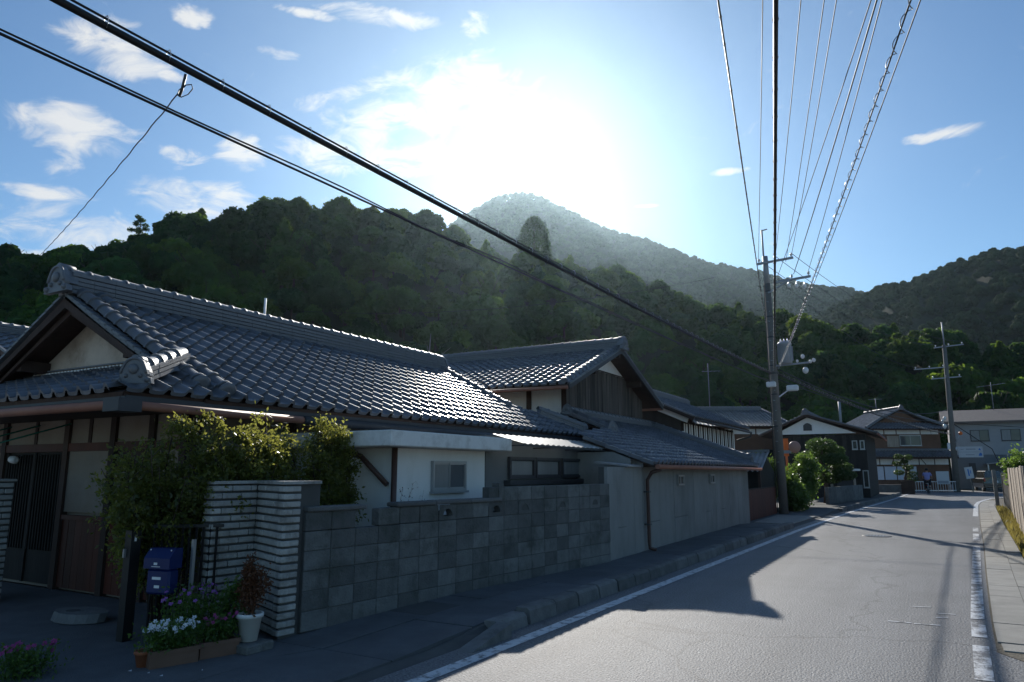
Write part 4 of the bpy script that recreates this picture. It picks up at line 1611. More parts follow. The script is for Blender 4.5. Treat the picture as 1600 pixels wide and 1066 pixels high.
bf = thing('board_fence', 'red-brown board fence between the grey storehouse and the hedge', 'fence', (-4.95, 25, 0))
y = 22.6
while y < 27.9:
    MB().box(-4.98 + rnd.uniform(-.004, .004), -4.955, y + .003, y + .177, .05, .98 + rnd.uniform(-.008, .008)).build('board', 'timber_red', bf)
    y += .18
MB().box(-5.0, -4.935, 22.6, 27.96, .985, 1.02).build('rail', 'timber_dark', bf)
MB().box(-4.98, -4.84, 28.85, 28.99, .03, .88).build('post', 'wood_grey', bf)

# tiled house showing only its hip roof behind the pole
h4 = thing('hip_roof_house', 'house with bluish hip roof and cream gable strip behind the utility pole', 'house', (-11.4, 51.0, 0), R(30), world=False)
mb = MB()
mb.box(-2.3, 2.6, -1.2, 5, .0, 4.45)
mb.build('wall', 'house_brown', h4)
mb = MB()
deck(mb, [(-3.2, -2.0, 4.5), (3.3, -2.0, 4.5), (2.3, 1.6, 5.85), (-3.2, 1.6, 5.85)])
deck(mb, [(3.3, -2.0, 4.5), (3.3, 5.2, 4.5), (2.3, 1.6, 5.85)])
deck(mb, [(-3.2, 5.2, 4.5), (3.3, 5.2, 4.5), (2.3, 1.6, 5.85), (-3.2, 1.6, 5.85)])
rf = mb.build('roof', 'timber_dark', h4)
v = Vector((0, 3.6, 1.35))
tile_sheet(rf, [(Slope((-3.2, -2.02, 4.5), (1, 0, 0), v), 6.5, v.length, lambda u, w: u < 6.5 - w * .27)])
ridge(rf, (-3.2, 1.6, 5.83), (2.35, 1.6, 5.83), layers=4, w=.28, lh=.06, joined=True)
ridge(rf, (3.2, -1.9, 4.55), (2.35, 1.5, 5.85), layers=2, w=.22, lh=.05, joined=True)
for (a, b) in ((-2.2, -.7), (-.6, .9), (1.0, 2.5)):
    MB().box(a, b, -1.26, -1.202, 4.02, 4.36).build('plaster_panel', 'plaster_white', h4)
window(h4, TY(-1.9, -1.2, 2.75), 1.3, .85, 2)
window(h4, TY(1.1, -1.2, 2.5), 1.0, .5, 2, fm='gutter_dark')
mb = MB()
mb.tube([(-1.3, 1.6, 6.0), (-1.3, 1.6, 9.3)], .03, 6)
mb.bar((-1.75, 1.6, 8.7), (-.4, 1.6, 8.75), .03, .03)
for i in range(5):
    mb.bar((-1.7 + i * .3, 1.35, 8.72), (-1.7 + i * .3, 1.85, 8.72), .015, .015)
mb.build('aerial', 'steel_grey', h4)

# black house whose white gable faces the camera
h5 = thing('white_gable_house', 'black-boarded house with white plaster gable and arched vent facing the street', 'house', (-5.4, 48, 0))
rf = gable_roof_y(h5, -8.55, -2.30, 44.0, 53.0, 3.62, -5.87, 4.78)
MB().box(-7.9, -2.9, 44.6, 52.6, .05, 3.60).build('wall', 'board_black', h5)
x = -7.9
while x < -2.95:
    MB().box(x + .004, min(x + .2, -2.9) - .004, 44.57 + rnd.uniform(0, .012), 44.598, .05, 3.56).build('board', 'board_black', h5)
    x += .2
kk5 = (4.78 - 3.62) / (8.55 - 5.87)
mb = MB()
mb.poly([(-7.75, 44.45, 3.66), (-3.35, 44.45, 3.66), (-5.87, 44.45, 4.62)], (0, .14, 0))
mb.build('gable_plaster', 'plaster_white', h5)
mb = MB()
mb.poly([(-6.1, 44.40, 3.86), (-5.64, 44.40, 3.86), (-5.64, 44.40, 4.16), (-5.75, 44.40, 4.26), (-5.87, 44.40, 4.30), (-5.99, 44.40, 4.26), (-6.1, 44.40, 4.16)], (0, .048, 0))
mb.build('vent', 'steel_dark', h5)
window(h5, TY(-3.62, 44.565, 2.75), .28, .5, 1, sill=True)
window(h5, TY(-3.22, 44.565, 2.75), .24, .5, 1, sill=True)
window(h5, TY(-3.2, 44.565, .65), .30, .95, 1, sill=True)
mb = MB()
mb.cbox((-4.05, 43.9, 1.62), (1.5, 1.3, .12), .02)
pt = mb.build('porch_roof', 'canopy_white', h5)
for x in (-4.7, -3.55):
    MB().box(x - .06, x + .06, 43.35, 43.47, .05, 1.56).build('porch_post', 'wood_grey', pt)
MB().box(-4.55, -3.75, 44.50, 44.565, .1, 1.5).build('door', 'steel_dark', h5)
MB().tube([(-4.6, 50.0, 4.2), (-4.6, 50.0, 5.95)], .08, 10).build('flue', 'steel_grey', h5)
gutter(h5, [(-2.24, 44.0, 3.56), (-2.24, 53, 3.52)], 'copper', .05)

# brown two-storey house at the bend
h6 = thing('brown_house', 'brown two-storey house with white beam panels and paper screens at the bend', 'house', (-1.35, 66.3, 0), R(30), world=False)
MB().box(-2.95, 2.75, 0, 6, 0, 5.0).build('wall', 'house_brown', h6)
mb = MB()
mb.poly([(-3.3, -1.05, 2.62), (3.45, -1.05, 2.62), (3.25, .0, 3.18), (-3.1, .0, 3.18)], (0, 0, -.1))
pr = mb.build('pent_roof', 'timber_dark', h6)
v = Vector((0, 1.05, .56))
tile_sheet(pr, [(Slope((-3.3, -1.07, 2.63), (1, 0, 0), v), 6.8, v.length, None)])
ridge(pr, (-3.2, .0, 3.16), (3.3, .0, 3.16), layers=2, w=.16, lh=.05, joined=True)
ridge(pr, (-3.35, -1.0, 2.70), (-3.1, .1, 3.25), layers=2, w=.2, lh=.05, joined=True)
MB().box(-3.15, 3.2, -.05, -.002, 0, 2.55).build('lower_wall', 'house_brown', h6)
for (a, b) in ((-3.1, -2.42), (-2.36, -1.3), (-1.24, -.2), (-.14, .75), (.81, 2.0), (2.06, 3.15)):
    MB().box(a, b, -.10, -.052, 2.05, 2.5).build('plaster_panel', 'plaster_white', h6)
    MB().box(b, b + .06, -.12, -.053, 1.98, 2.52).build('post', 'timber_dark', h6)
for (a, b) in (((-1.45, 2.06), (-1.25, 2.5)), ((.95, 2.5), (1.3, 2.06))):
    MB().bar((a[0], -.115, a[1]), (b[0], -.115, b[1]), .03, .10, (0, 1, 0)).build('brace', 'timber_dark', h6)
for (a, b) in ((-3.05, -2.1), (-2.04, -1.08), (-1.02, -.4), (.0, .55)):
    s = MB().box(a, b, -.10, -.052, .85, 1.95).build('paper_screen', 'paper_screen', h6)
    MB().box(a, b, -.115, -.101, 1.9, 1.96).build('rail', 'timber_dark', s)
    MB().box(b - .03, b + .02, -.12, -.101, .85, 1.899).build('stile', 'timber_dark', s)
for (a, b) in ((-2.6, -1.85), (-1.75, -.85), (-.75, 1.1), (1.2, 2.0), (2.05, 2.6)):
    MB().box(a, b, -.04, -.002, 4.48, 4.82).build('plaster_panel', 'plaster_white', h6)
MB().box(-1.6, -.62, -.04, -.002, 3.45, 4.35).build('shutter_box', 'wood_grey', h6)
window(h6, TY(-.6, -.045, 3.55), 1.75, .85, 2, fm='alu', gm='window_glass_pale')
mb = MB()
deck(mb, [(-3.55, -.75, 4.85), (-3.55, 6.4, 4.85), (-.1, 6.4, 6.55), (-.1, .35, 6.55), (-1.2, .35, 6.0)])
deck(mb, [(3.35, -.75, 4.85), (3.35, 6.4, 4.85), (-.1, 6.4, 6.55), (-.1, .35, 6.55), (1.0, .35, 6.0)])
deck(mb, [(-3.5, -.8, 4.86), (3.3, -.8, 4.86), (2.1, .45, 5.45), (-2.3, .45, 5.45)])
rf = mb.build('roof', 'timber_dark', h6)
v = Vector((0, 1.25, .59))
va, vb_ = Vector((3.45, 0, 1.7)), Vector((-3.45, 0, 1.7))
tile_sheet(rf, [(Slope((-3.5, -.82, 4.87), (1, 0, 0), v), 6.8, v.length, lambda u, w: w < u - .0 and w < 6.8 - u),
                (Slope((-3.55, 6.4, 4.86), (0, -1, 0), va), 7.1, va.length, lambda u, w: u < 6.1 or w < (7.15 - u) * 1.9),
                (Slope((3.35, -.75, 4.86), (0, 1, 0), vb_), 7.1, vb_.length, lambda u, w: u > 1.0 or w < u * 1.9)])
mb = MB()
mb.poly([(-2.0, .44, 5.4), (1.8, .44, 5.4), (-.1, .44, 6.42)], (0, .1, 0))
mb.build('gable_wall', 'house_brown', h6)
for s_ in (-1, 1):
    ridge(rf, (-.1 + s_ * 3.42, -.72, 4.9), (-.1 + s_ * 1.3, .38, 5.95), layers=2, w=.22, lh=.06, joined=True)
    ridge(rf, (-.1 + s_ * 1.9, .30, 5.62), (-.1 + s_ * .1, .30, 6.50), layers=1, w=.3, lh=.06, joined=True)
ridge(rf, (-.1, .25, 6.5), (-.1, 6.3, 6.5), layers=4, w=.26, lh=.06, joined=True)
oni(rf, (-.1, .2, 6.5), (0, -1, 0), .45)
mb = MB()
mb.tube([(-1.2, 2, 6), (-1.2, 2, 7.6)], .025, 6)
mb.bar((-1.8, 2, 7.5), (-.6, 2.1, 7.55), .025, .025)
mb.build('aerial', 'steel_grey', h6)

# grey two-storey house to the right
h7 = thing('grey_house', 'pale grey two-storey house with brown low-pitched roof at the right edge', 'house', (8, 76, 0))
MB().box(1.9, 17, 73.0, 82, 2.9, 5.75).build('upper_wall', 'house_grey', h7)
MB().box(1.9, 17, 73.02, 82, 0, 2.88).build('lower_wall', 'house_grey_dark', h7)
mb = MB()
mb.poly([(1.3, 72.3, 5.72), (17.6, 72.3, 5.72), (17.6, 77, 7.0), (1.3, 77, 7.0)], (0, 0, -.14))
mb.poly([(1.3, 82.6, 5.72), (17.6, 82.6, 5.72), (17.6, 77.002, 7.0), (1.3, 77.002, 7.0)], (0, 0, -.14))
mb.build('roof', 'slate_brown', h7)
for (x, w) in ((3.35, 1.35), (5.55, 1.35), (7.75, .5), (8.75, 1.35)):
    window(h7, TY(x, 73.0, 4.05), w, .95, 2 if w > 1 else 1, fm='steel_dark', gm=['curtain', 'window_glass_pale'])
MB().box(3.0, 3.5, 72.94, 73.015, .3, 2.2).build('door', 'steel_dark', h7)
mb = MB()
mb.poly([(4.1, 69.8, 2.15), (8.6, 69.8, 2.75), (8.6, 73.0, 2.75), (4.1, 73.0, 2.15)], (0, 0, -.08))
cp = mb.build('carport_roof', 'corrugated', h7)
for (x, y, z) in ((4.2, 69.9, 2.05), (8.5, 69.9, 2.6)):
    MB().box(x - .05, x + .05, y - .05, y + .05, 0, z).build('carport_post', 'alu', cp)
mb = MB()
mb.tube([(5.5, 76.5, 6.9), (5.5, 76.5, 9.4)], .03, 6)
mb.bar((4.4, 76.5, 9.0), (6.6, 76.6, 9.25), .03, .03)
for i in range(6):
    mb.bar((4.6 + i * .36, 76.2, 9.03 + i * .04), (4.6 + i * .36, 76.8, 9.03 + i * .04), .02, .02)
mb.build('aerial', 'steel_grey', h7)

# roof of the neighbour peeping out at the far left
nb_ = thing('neighbour_house', 'neighbouring house whose tiled roof edge shows left of the cream gable', 'house', (-21, 12, 0))
gable_roof_y(nb_, -24.5, -17.0, 8.5, 16.0, 3.5, -20.7, 5.15)
MB().box(-23.8, -17.6, 9.2, 15.4, .0, 3.45).build('wall', 'plaster_shaded', nb_)

# ------------------------------------------------------------------ utility poles and their lines
PX, PY = -4.75, 28.2
pole = thing('utility_pole', 'tall concrete utility pole with transformer beside the hedge', 'utility pole', (PX, PY, 0))
MB().tube([(PX, PY, 0), (PX - .03, PY, 4.5), (PX - .06, PY, 8.75)], [.165, .145, .12], 18).build('shaft', 'pole_concrete', pole)
MB().tube([(PX - .06, PY, 8.76), (PX - .07, PY, 9.85)], [.11, .10], 14).build('steel_extension', 'steel_grey', pole)
mb = MB()
mb.tube([(PX - .12, PY, 9.2), (PX - .13, PY, 10.95)], .035, 8)
mb.tube([(PX - .13, PY, 10.92), (PX + .08, PY, 10.95)], .025, 8)
mb.build('ground_wire_mast', 'steel_grey', pole)


def arm(parent, a, b, nins, pin=.12):
    a, b = Vector(a), Vector(b)
    o_ = MB().bar(a, b, .08, .08).build('crossarm', 'steel_grey', parent)
    off = off_of(parent)
    for i in range(nins):
        p = a + (b - a) * ((i + .12) / (nins - .76) if nins > 1 else .5)
        MB().lathe(p + Vector((0, 0, .04)), [(.02, 0), (.02, .05), (.05, .06), (.055, .09), (.035, .10), (.05, .115), (.045, .15), (.015, .16)], 10).build('insulator', 'ceramic', o_)
    return o_


arm(pole, (PX - .36, PY - .12, 9.55), (PX + .98, PY - .12, 9.62), 3)
arm(pole, (PX + .2, PY - .14, 8.72), (PX + 1.55, PY - .14, 8.80), 3)
MB().bar((PX - .02, PY - .1, 8.35), (PX + .75, PY - .14, 8.74), .05, .05).build('arm_brace', 'steel_grey', pole)
mb = MB()                                         # switch gear under the second arm
for i in range(3):
    c = (PX + .75 + i * .28, PY - .15, 8.45 - .05 * i)
    mb.lathe(c, [(.03, 0), (.06, .03), (.06, .14), (.03, .18), (.02, .26)], 10)
mb.build('switch', 'ceramic', pole)
tr_ = MB()
tr_.lathe((PX + .42, PY - .05, 5.55), [(.23, 0), (.25, .03), (.25, .72), (.26, .73), (.26, .78), (.20, .84)], 20)
for k in range(10):
    a = 2 * math.pi * k / 10
    tr_.box(PX + .42 + .25 * math.cos(a) - .012, PX + .42 + .28 * math.cos(a) + .012, PY - .05 + .25 * math.sin(a) - .012, PY - .05 + .28 * math.sin(a) + .012, 5.66, 6.2)
trf = tr_.build('transformer', 'steel_grey', pole)
for dx_ in (-.12, 0, .12):
    MB().lathe((PX + .42 + dx_, PY - .05, 6.38), [(.03, 0), (.045, .02), (.03, .04), (.045, .06), (.03, .08), (.012, .14)], 8).build('bushing', 'ceramic', trf)
MB().bar((PX, PY - .05, 5.50), (PX + 1.25, PY - .05, 5.55), .06, .06).build('platform_arm', 'steel_grey', pole)
mb = MB()
for (a, b, c, r_) in ((.85, -.1, 5.62, .05), (1.05, -.1, 5.78, .075), (1.12, -.12, 5.25, .11), (1.3, -.05, 5.58, .06), (1.42, -.05, 5.62, .07)):
    mb.ball((PX + a, PY + b, c), r_, 10, (1, 1, 1.15))
mb.build('line_fitting', 'ceramic', pole)
mb = MB()
mb.cbox((PX - .10, PY - .30, 4.78), (.34, .18, .20), .03)
mb.cbox((PX + .62, PY - .12, 4.62), (.42, .2, .22), .04)
mb.bar((PX + .12, PY - .08, 4.32), (PX + .46, PY - .1, 4.55), .05, .04)
mb.build('junction_box', 'white_paint', pole)
mb = MB()
for i in range(18):
    z = 1.9 + i * .38
    s_ = 1 if i % 2 else -1
    mb.tube([(PX - .02, PY - .17, z), (PX - .02 + s_ * .05, PY - .30, z)], .011, 5)
mb.build('step_bolt', 'steel_grey', pole)
mb = MB()
for z in (3.2, 4.4, 5.2, 5.5, 6.6, 7.4, 8.4):
    mb.lathe((PX - .04, PY, z), [(.16 - .005 * z, 0), (.175 - .005 * z, .005), (.175 - .005 * z, .05), (.16 - .005 * z, .055)], 16)
mb.tube([(PX - .2, PY - .08, 0.1), (PX - .19, PY - .08, 5.1), (PX - .17, PY - .07, 8.7)], .018, 6)
mb.build('band', 'steel_dark', pole)

P2X, P2Y = 1.7, 64.0
pole2 = thing('utility_pole', 'distant concrete utility pole in front of the brown house', 'utility pole', (P2X, P2Y, 0))
MB().tube([(P2X, P2Y, 0), (P2X + .1, P2Y, 5), (P2X + .2, P2Y, 11.2)], [.24, .19, .14], 14).build('shaft', 'pole_concrete', pole2)
MB().tube([(P2X + .2, P2Y, 11.0), (P2X + .2, P2Y, 13.0)], .05, 8).build('mast', 'steel_grey', pole2)
arm(pole2, (P2X - .5, P2Y - .2, 11.0), (P2X + 1.5, P2Y + .4, 11.2), 3)
arm(pole2, (P2X - 2.0, P2Y - 1.0, 9.3), (P2X + .1, P2Y - .1, 9.45), 3)
arm(pole2, (P2X - .9, P2Y - .5, 8.55), (P2X + 1.1, P2Y + .3, 8.7), 3)
mb = MB()
for (a, b, r_) in ((-.35, 4.9, .14), (-.45, 5.3, .10), (-.3, 5.5, .12), (.28, 3.2, .12)):
    mb.ball((P2X + a, P2Y - .1, b), r_, 8, (1, 1, 1.4))
mb.build('line_fitting', 'ceramic', pole2)
mb = MB()
mb.cbox((P2X - .22, P2Y - .1, 2.2 + 1.2), (.2, .2, .5), .04)
mb.build('junction_box', 'white_paint', pole2)
MB().tube([(P2X + .1, P2Y, 5.2), (P2X + 2.6, P2Y + 1.5, 3.2 + .0), (P2X + 3.6, P2Y + 2.1, .2)], .03, 6).build('guy_wire', 'wire', pole2)
# sign plates and a red lamp fixed to the distant pole
sg = MB().box(P2X + .35, P2X + 1.9, P2Y - .34, P2Y - .30, 2.55, 3.35).build('sign_plate', 'sign_white', pole2, label='white two-row direction sign plate with blue and grey marks')
MB().box(P2X + .37, P2X + 1.88, P2Y - .346, P2Y - .341, 2.935, 2.955).build('divider', 'sign_grey', sg)
mb = MB()
for (a, b, z, hh_) in ((.85, 1.45, 3.12, .07), (.8, 1.35, 2.72, .05), (.5, .7, 3.13, .04)):
    mb.box(P2X + a, P2X + b, P2Y - .346, P2Y - .341, z, z + hh_)
mb.build('lettering', 'sign_grey', sg)
mb = MB()
mb.poly([(P2X + 1.6, P2Y - .346, 2.66), (P2X + 1.82, P2Y - .346, 2.66), (P2X + 1.82, P2Y - .346, 2.84), (P2X + 1.7, P2Y - .346, 2.9)], (0, .005, 0))
mb.poly([(P2X + 1.62, P2Y - .346, 3.1), (P2X + 1.8, P2Y - .346, 3.05), (P2X + 1.7, P2Y - .346, 3.24)], (0, .005, 0))
mb.build('arrow', 'sign_blue', sg)
mb = MB()
mb.tube([(P2X + .15, P2Y - .1, 3.55), (P2X + .55, P2Y - .3, 4.25)], .04, 8)
mb.build('lamp_arm', 'alu', pole2)
MB().ball((P2X + .62, P2Y - .32, 4.35), .14, 10).build('red_lamp', 'orange', pole2)


def sagline(a, b, sag, n=40, ext=None):
    a, b = Vector(a), Vector(b)
    pts = [a.lerp(b, i / n) - Vector((0, 0, 4 * sag * (i / n) * (1 - i / n))) for i in range(n + 1)]
    return pts


def cable(name, label, cat, pts, r, m='cable', group=None, extra=None, seg=6):
    loc = tuple(pts[0])
    t_ = thing(name, label, cat, loc, group=group)
    MB().tube(pts, r, seg).build('strand', m, t_)
    if extra:
        extra(t_, pts)
    return t_


def hangers(step, r, wr=.012, drop=.07):
    def f(t_, pts):
        MB().tube([p + Vector((0, 0, drop)) for p in pts], wr, 5).build('messenger_wire', 'cable', t_)
        mb = MB()
        acc = 0
        for p, q in zip(pts[:-1], pts[1:]):
            d_ = (q - p)
            L_ = d_.length
            d_.normalize()
            s_ = d_.cross(Vector((0, 0, 1))).normalized()
            u_ = s_.cross(d_)
            while acc < L_:
                c = p + d_ * acc + u_ * (drop * .5)
                ring = [c + s_ * ((drop * .62) * math.cos(k * math.pi / 3)) + u_ * ((drop * .95) * math.sin(k * math.pi / 3)) for k in range(7)]
                mb.tube(ring, .0045, 4, cap=False)
                acc += step
            acc -= L_
        mb.build('hanger_ring', 'alu', t_)
    return f


def coil(rad, pitch, r=.005):
    def f(t_, pts):
        mb = MB()
        path = []
        acc = 0.0
        for p, q in zip(pts[:-1], pts[1:]):
            d_ = (q - p)
            L_ = d_.length
            d_.normalize()
            s_ = d_.cross(Vector((0, 0, 1))).normalized()
            u_ = s_.cross(d_)
            n = max(2, int(L_ / pitch * 10))
            for k in range(n):
                ph = 2 * math.pi * (acc + L_ * k / n) / pitch
                path.append(p + d_ * (L_ * k / n) + s_ * rad * math.cos(ph) + u_ * (rad * math.sin(ph) - rad * .6))
            acc += L_
        mb.tube(path, r, 4)
        mb.build('spiral_hanger', 'alu', t_)
    return f


def thru(a, mid, far=1.5, sag=.25):
    """line from the pole at a through point mid and on overhead, past the camera"""
    a, mid = Vector(a), Vector(mid)
    b = a + (mid - a) * far
    t0 = 1 / far
    b = b + Vector((0, 0, 4 * sag * t0 * (1 - t0))) * far
    return sagline(a, b, sag, 60)


# left-hand trunk cables along the house side of the street
A_ = (PX - .12, PY - .12, 5.22)
cable('telephone_cable', 'thick black telephone cable bundle sweeping from the pole to upper left corner', 'cable',
      thru(A_, (-4.93, 2.25, 4.80), 1.5, .22), .029, extra=hangers(.5, .04, .010, .058), seg=8)
cable('telephone_cable', 'pair of thin black cables below the thick bundle, crossing to left edge', 'cable',
      thru((PX - .12, PY - .12, 4.88), (-5.13, 2.0, 4.48), 1.5, .16), .011,
      extra=lambda t_, pts: MB().tube([p + Vector((.02 * math.sin(i * .9), 0, .03 + .012 * math.sin(i * 1.3))) for i, p in enumerate(pts)], .008, 5).build('second_strand', 'cable', t_))
d0 = Vector((-4.93, 3.25, 4.66))
d1 = Vector((-16.0, 7.56, 6.06))
sp = [d0.lerp(d1, i / 60) - Vector((0, 0, .25 * (i / 60) * (1 - i / 60))) for i in range(61)]
cable('service_wire', 'thin twisted service wire dropping from the thick bundle to the house roof', 'cable',
      [p + Vector((0, .004 * math.cos(i * 1.6), .004 * math.sin(i * 1.6))) for i, p in enumerate(sp)], .006,
      extra=lambda t_, pts: (MB().tube([d0 + Vector((0, 0, .10)), d0 + Vector((-.05, .01, -.02)), d0 + Vector((-.12, .04, -.04))], .012, 6).build('clamp', 'steel_dark', t_),
                             MB().tube([d0 + Vector((-.02 - .1 * math.sin(k * .9), .02, -.03 + .05 * math.cos(k * .9))) for k in range(9)], .005, 4).build('loop', 'cable', t_)))
# lines overhead across the road
cable('telephone_cable', 'thick black cable bundle running straight up overhead beside the pole', 'cable',
      thru((PX + .02, PY - .16, 5.35), (-.66, 5.0, 5.0), 1.5, .15), .019, extra=hangers(.55, .03, .007, .036), seg=8)
cable('telephone_cable', 'slanting black twisted cable left of the overhead bundle', 'cable',
      thru((PX - .18, PY - .14, 7.2), (-1.62, 7.55, 6.95), 1.4, .15), .012, extra=hangers(.6, .02, .006, .026))
OV = [((PX - .30, 9.75), (1195, -1.62, 10.8, 9.0), 'leftmost thin overhead power line to left end of top crossarm'),
      ((PX + .34, 9.78), (1253, -1.09, 11.1, 9.0), 'thin overhead power line to middle of top crossarm'),
      ((PX + .70, 9.5), (1290, -.77, 11.3, 9.0), 'thin overhead power line to right half of top crossarm'),
      ((PX + .94, 9.80), (1310, -.60, 11.4, 9.0), 'thin overhead power line to right end of top crossarm'),
      ((PX + .36, 8.95), (1360, -.13, 10.2, 8.0), 'left one of three close overhead lines to lower crossarm'),
      ((PX + .95, 8.97), (1369, -.05, 10.2, 8.0), 'thicker middle one of three close overhead lines to lower crossarm'),
      ((PX + 1.47, 9.0), (1378, .02, 10.2, 8.0), 'right one of three close overhead lines to lower crossarm')]
for i, ((x, z), (_, mx_, my_, mz_), lab) in enumerate(OV):
    cable('power_line', lab, 'power line', thru((x, PY - .12, z), (mx_, my_, mz_), 1.6, .2), .013 if i == 5 else .009, 'wire', group='overhead power lines to the near pole', seg=5)
cable('telephone_cable', 'overhead cable wound with a wavy spiral hanger at upper right', 'cable',
      thru((PX + .16, PY - .14, 5.38), (.21, 5.45, 5.0), 1.5, .3), .007, 'wire', extra=coil(.028, .30, .004), seg=5)
cable('telephone_cable', 'smooth straight overhead cable right of the spiral one', 'cable',
      thru((PX + 1.45, PY - .14, 8.1), (.60, 9.9, 8.0), 1.5, .2), .010, 'wire', seg=5)
# onward to the distant pole
for (a, b, sag, lab) in (((PX - .3, 9.75), (P2X - .3, 11.2), .9, 'far power line from left of top crossarm towards distant pole'),
                         ((PX + .34, 9.78), (P2X + .4, 11.3), .9, 'far power line from middle of top crossarm towards distant pole'),
                         ((PX + .94, 9.8), (P2X + 1.4, 11.35), .9, 'far power line from right of top crossarm towards distant pole'),
                         ((PX + .36, 8.9), (P2X - 1.6, 9.5), .8, 'far power line from lower crossarm towards distant pole')):
    cable('power_line', lab, 'power line', sagline((a[0], PY, a[1]), (b[0], P2Y - .3, b[1]), sag), .011, 'wire', group='power lines between the two poles', seg=5)
cable('telephone_cable', 'black cable with bright rings sagging between the two utility poles', 'cable',
      sagline((PX + .1, PY, 5.2), (P2X, P2Y, 4.3), .35), .03, extra=hangers(.6, .03, .014, .08))
cable('telephone_cable', 'upper plain cable between the two utility poles', 'cable', sagline((PX + .1, PY, 5.4), (P2X, P2Y, 6.2), .9), .022)
cable('telephone_cable', 'middle plain cable between the two utility poles', 'cable', sagline((PX + .1, PY, 5.0), (P2X, P2Y, 5.3), .5), .018)
cable('telephone_cable', 'cable running right from the distant pole past the grey house', 'cable', sagline((P2X, P2Y, 5.2), (22, 72, 5.0), .5), .02)
cable('service_wire', 'faint thin wire strung in front of the wooded hill', 'cable', sagline((-35.0, 33, 12.0), (-9, 37.5, 11.8), .8), .012, 'wire')

# road mirror on an orange post
mir = thing('road_mirror', 'orange post with round traffic mirror and name plate above the hedge', 'mirror', (-5.45, 34.0, 0))
MB().tube([(-5.45, 34, 0), (-5.45, 34, 3.0)], .045, 10).build('post', 'orange', mir)
mh_ = MB()
mh_.lathe((-5.1, 34.02, 2.62), [(.24, 0), (.26, .04), (.24, .08), (.15, .13), (.03, .15)], 20, axis=(.35, -.94, 0))
mh_.build('hood', 'mirror_back', mir)
MB().lathe((-5.1 + .004, 34.02, 2.62), [(.02, -.03), (.13, -.022), (.23, -.004)], 20, axis=(.35, -.94, 0)).build('mirror_face', 'mirror', mir)
MB().box(-5.58, -5.34, 33.94, 33.955, 2.22, 3.0).build('bracket', 'orange', mir)
MB().box(-5.66, -5.22, 33.92, 33.938, 2.34, 2.48).build('name_plate', 'sign_grey', mir)

# ------------------------------------------------------------------ small street things
# white railing, notice boards
rail = thing('railing', 'low white metal railing behind the cyclist', 'railing', (-.2, 63.0, 0))
for i in range(19):
    MB().tube([(-1.1 + i * .16, 62.2 + i * .092, 0.02), (-1.1 + i * .16, 62.2 + i * .092, .74)], .014, 5).build('baluster', 'white_paint', rail)
mb = MB()
for z in (.12, .76):
    MB().bar((-1.15, 62.17, z), (1.85, 63.9, z), .04, .05).build('rail', 'white_paint', rail)
nbd = thing('notice_board', 'white notice board leaning on the railing left of distant pole', 'sign', (.85, 63.0, 0))
MB(Matrix.Translation((.85, 63.05, .55)) @ Matrix.Rotation(R(30), 4, 'Z')).cbox((0, 0, .5), (.95, .04, .95), .01).build('panel', 'sign_white', nbd)
MB(Matrix.Translation((.85, 63.02, .55)) @ Matrix.Rotation(R(30), 4, 'Z')).box(-.4, .4, -.008, -.002, .08, .28).build('marks', 'sign_grey', nbd)
MB().box(.45, .50, 63.0, 63.05, 0, .56).build('leg', 'alu', nbd)
MB().box(1.2, 1.25, 63.3, 63.35, 0, .56).build('leg', 'alu', nbd)
ps = thing('placard', 'small white placard on a tilted stake right of distant pole', 'sign', (2.75, 64.4, 0))
Tp = Matrix.Translation((2.75, 64.4, 0)) @ Matrix.Rotation(R(30), 4, 'Z') @ Matrix.Rotation(R(-7), 4, 'Y')
MB(Tp).box(-.3, .3, -.03, 0, 1.0, 1.85).build('panel', 'sign_white', ps)
MB(Tp).box(-.03, .03, 0.002, .05, 0, 1.8).build('stake', 'wood_grey', ps)
mb = MB(Tp)
mb.box(-.1, .0, -.036, -.031, 1.2, 1.7)
mb.box(.08, .14, -.036, -.031, 1.35, 1.6)
mb.build('marks', 'sign_blue', ps)

# black car parked under the carport, seen from behind
car = thing('parked_car', 'black small car seen from behind under the carport', 'car', (4.3, 66.0, 0), R(10), world=False)
sec = [(-.78, .28), (-.80, .62), (-.79, .95), (-.70, 1.02), (-.62, 1.50), (-.55, 1.56), (.55, 1.56), (.62, 1.50), (.70, 1.02), (.79, .95), (.80, .62), (.78, .28)]
mb = MB()
rings = [(0, .98, 1.0), (.05, 1.0, 1.0), (.45, 1.0, 1.0), (2.3, 1.0, 1.0), (2.75, .99, .66), (3.4, .95, .62), (3.45, .93, .58)]
vs = []
for (yy, sx, sz) in rings:
    for (x, z) in sec:
        zz = z if z <= .96 else .96 + (z - .96) * max(0, (sz - .62) / .38)
        vs.append((x * sx, yy + (.12 * (z - .95) if z > .95 and yy < .5 else 0), zz))
n = len(sec)
fs = [(i * n + k, i * n + (k + 1) % n, (i + 1) * n + (k + 1) % n, (i + 1) * n + k) for i in range(len(rings) - 1) for k in range(n)]
fs += [tuple(range(n))[::-1], tuple(range((len(rings) - 1) * n, len(rings) * n))]
mb.add(vs, fs)
body = mb.build('body', 'car_black', car)
mb = MB()
mb.poly([(-.60, -.012, 1.06), (.60, -.012, 1.06), (.53, .04, 1.46), (-.53, .04, 1.46)], (0, .03, .0))
mb.build('rear_window', 'window_glass_pale', car)
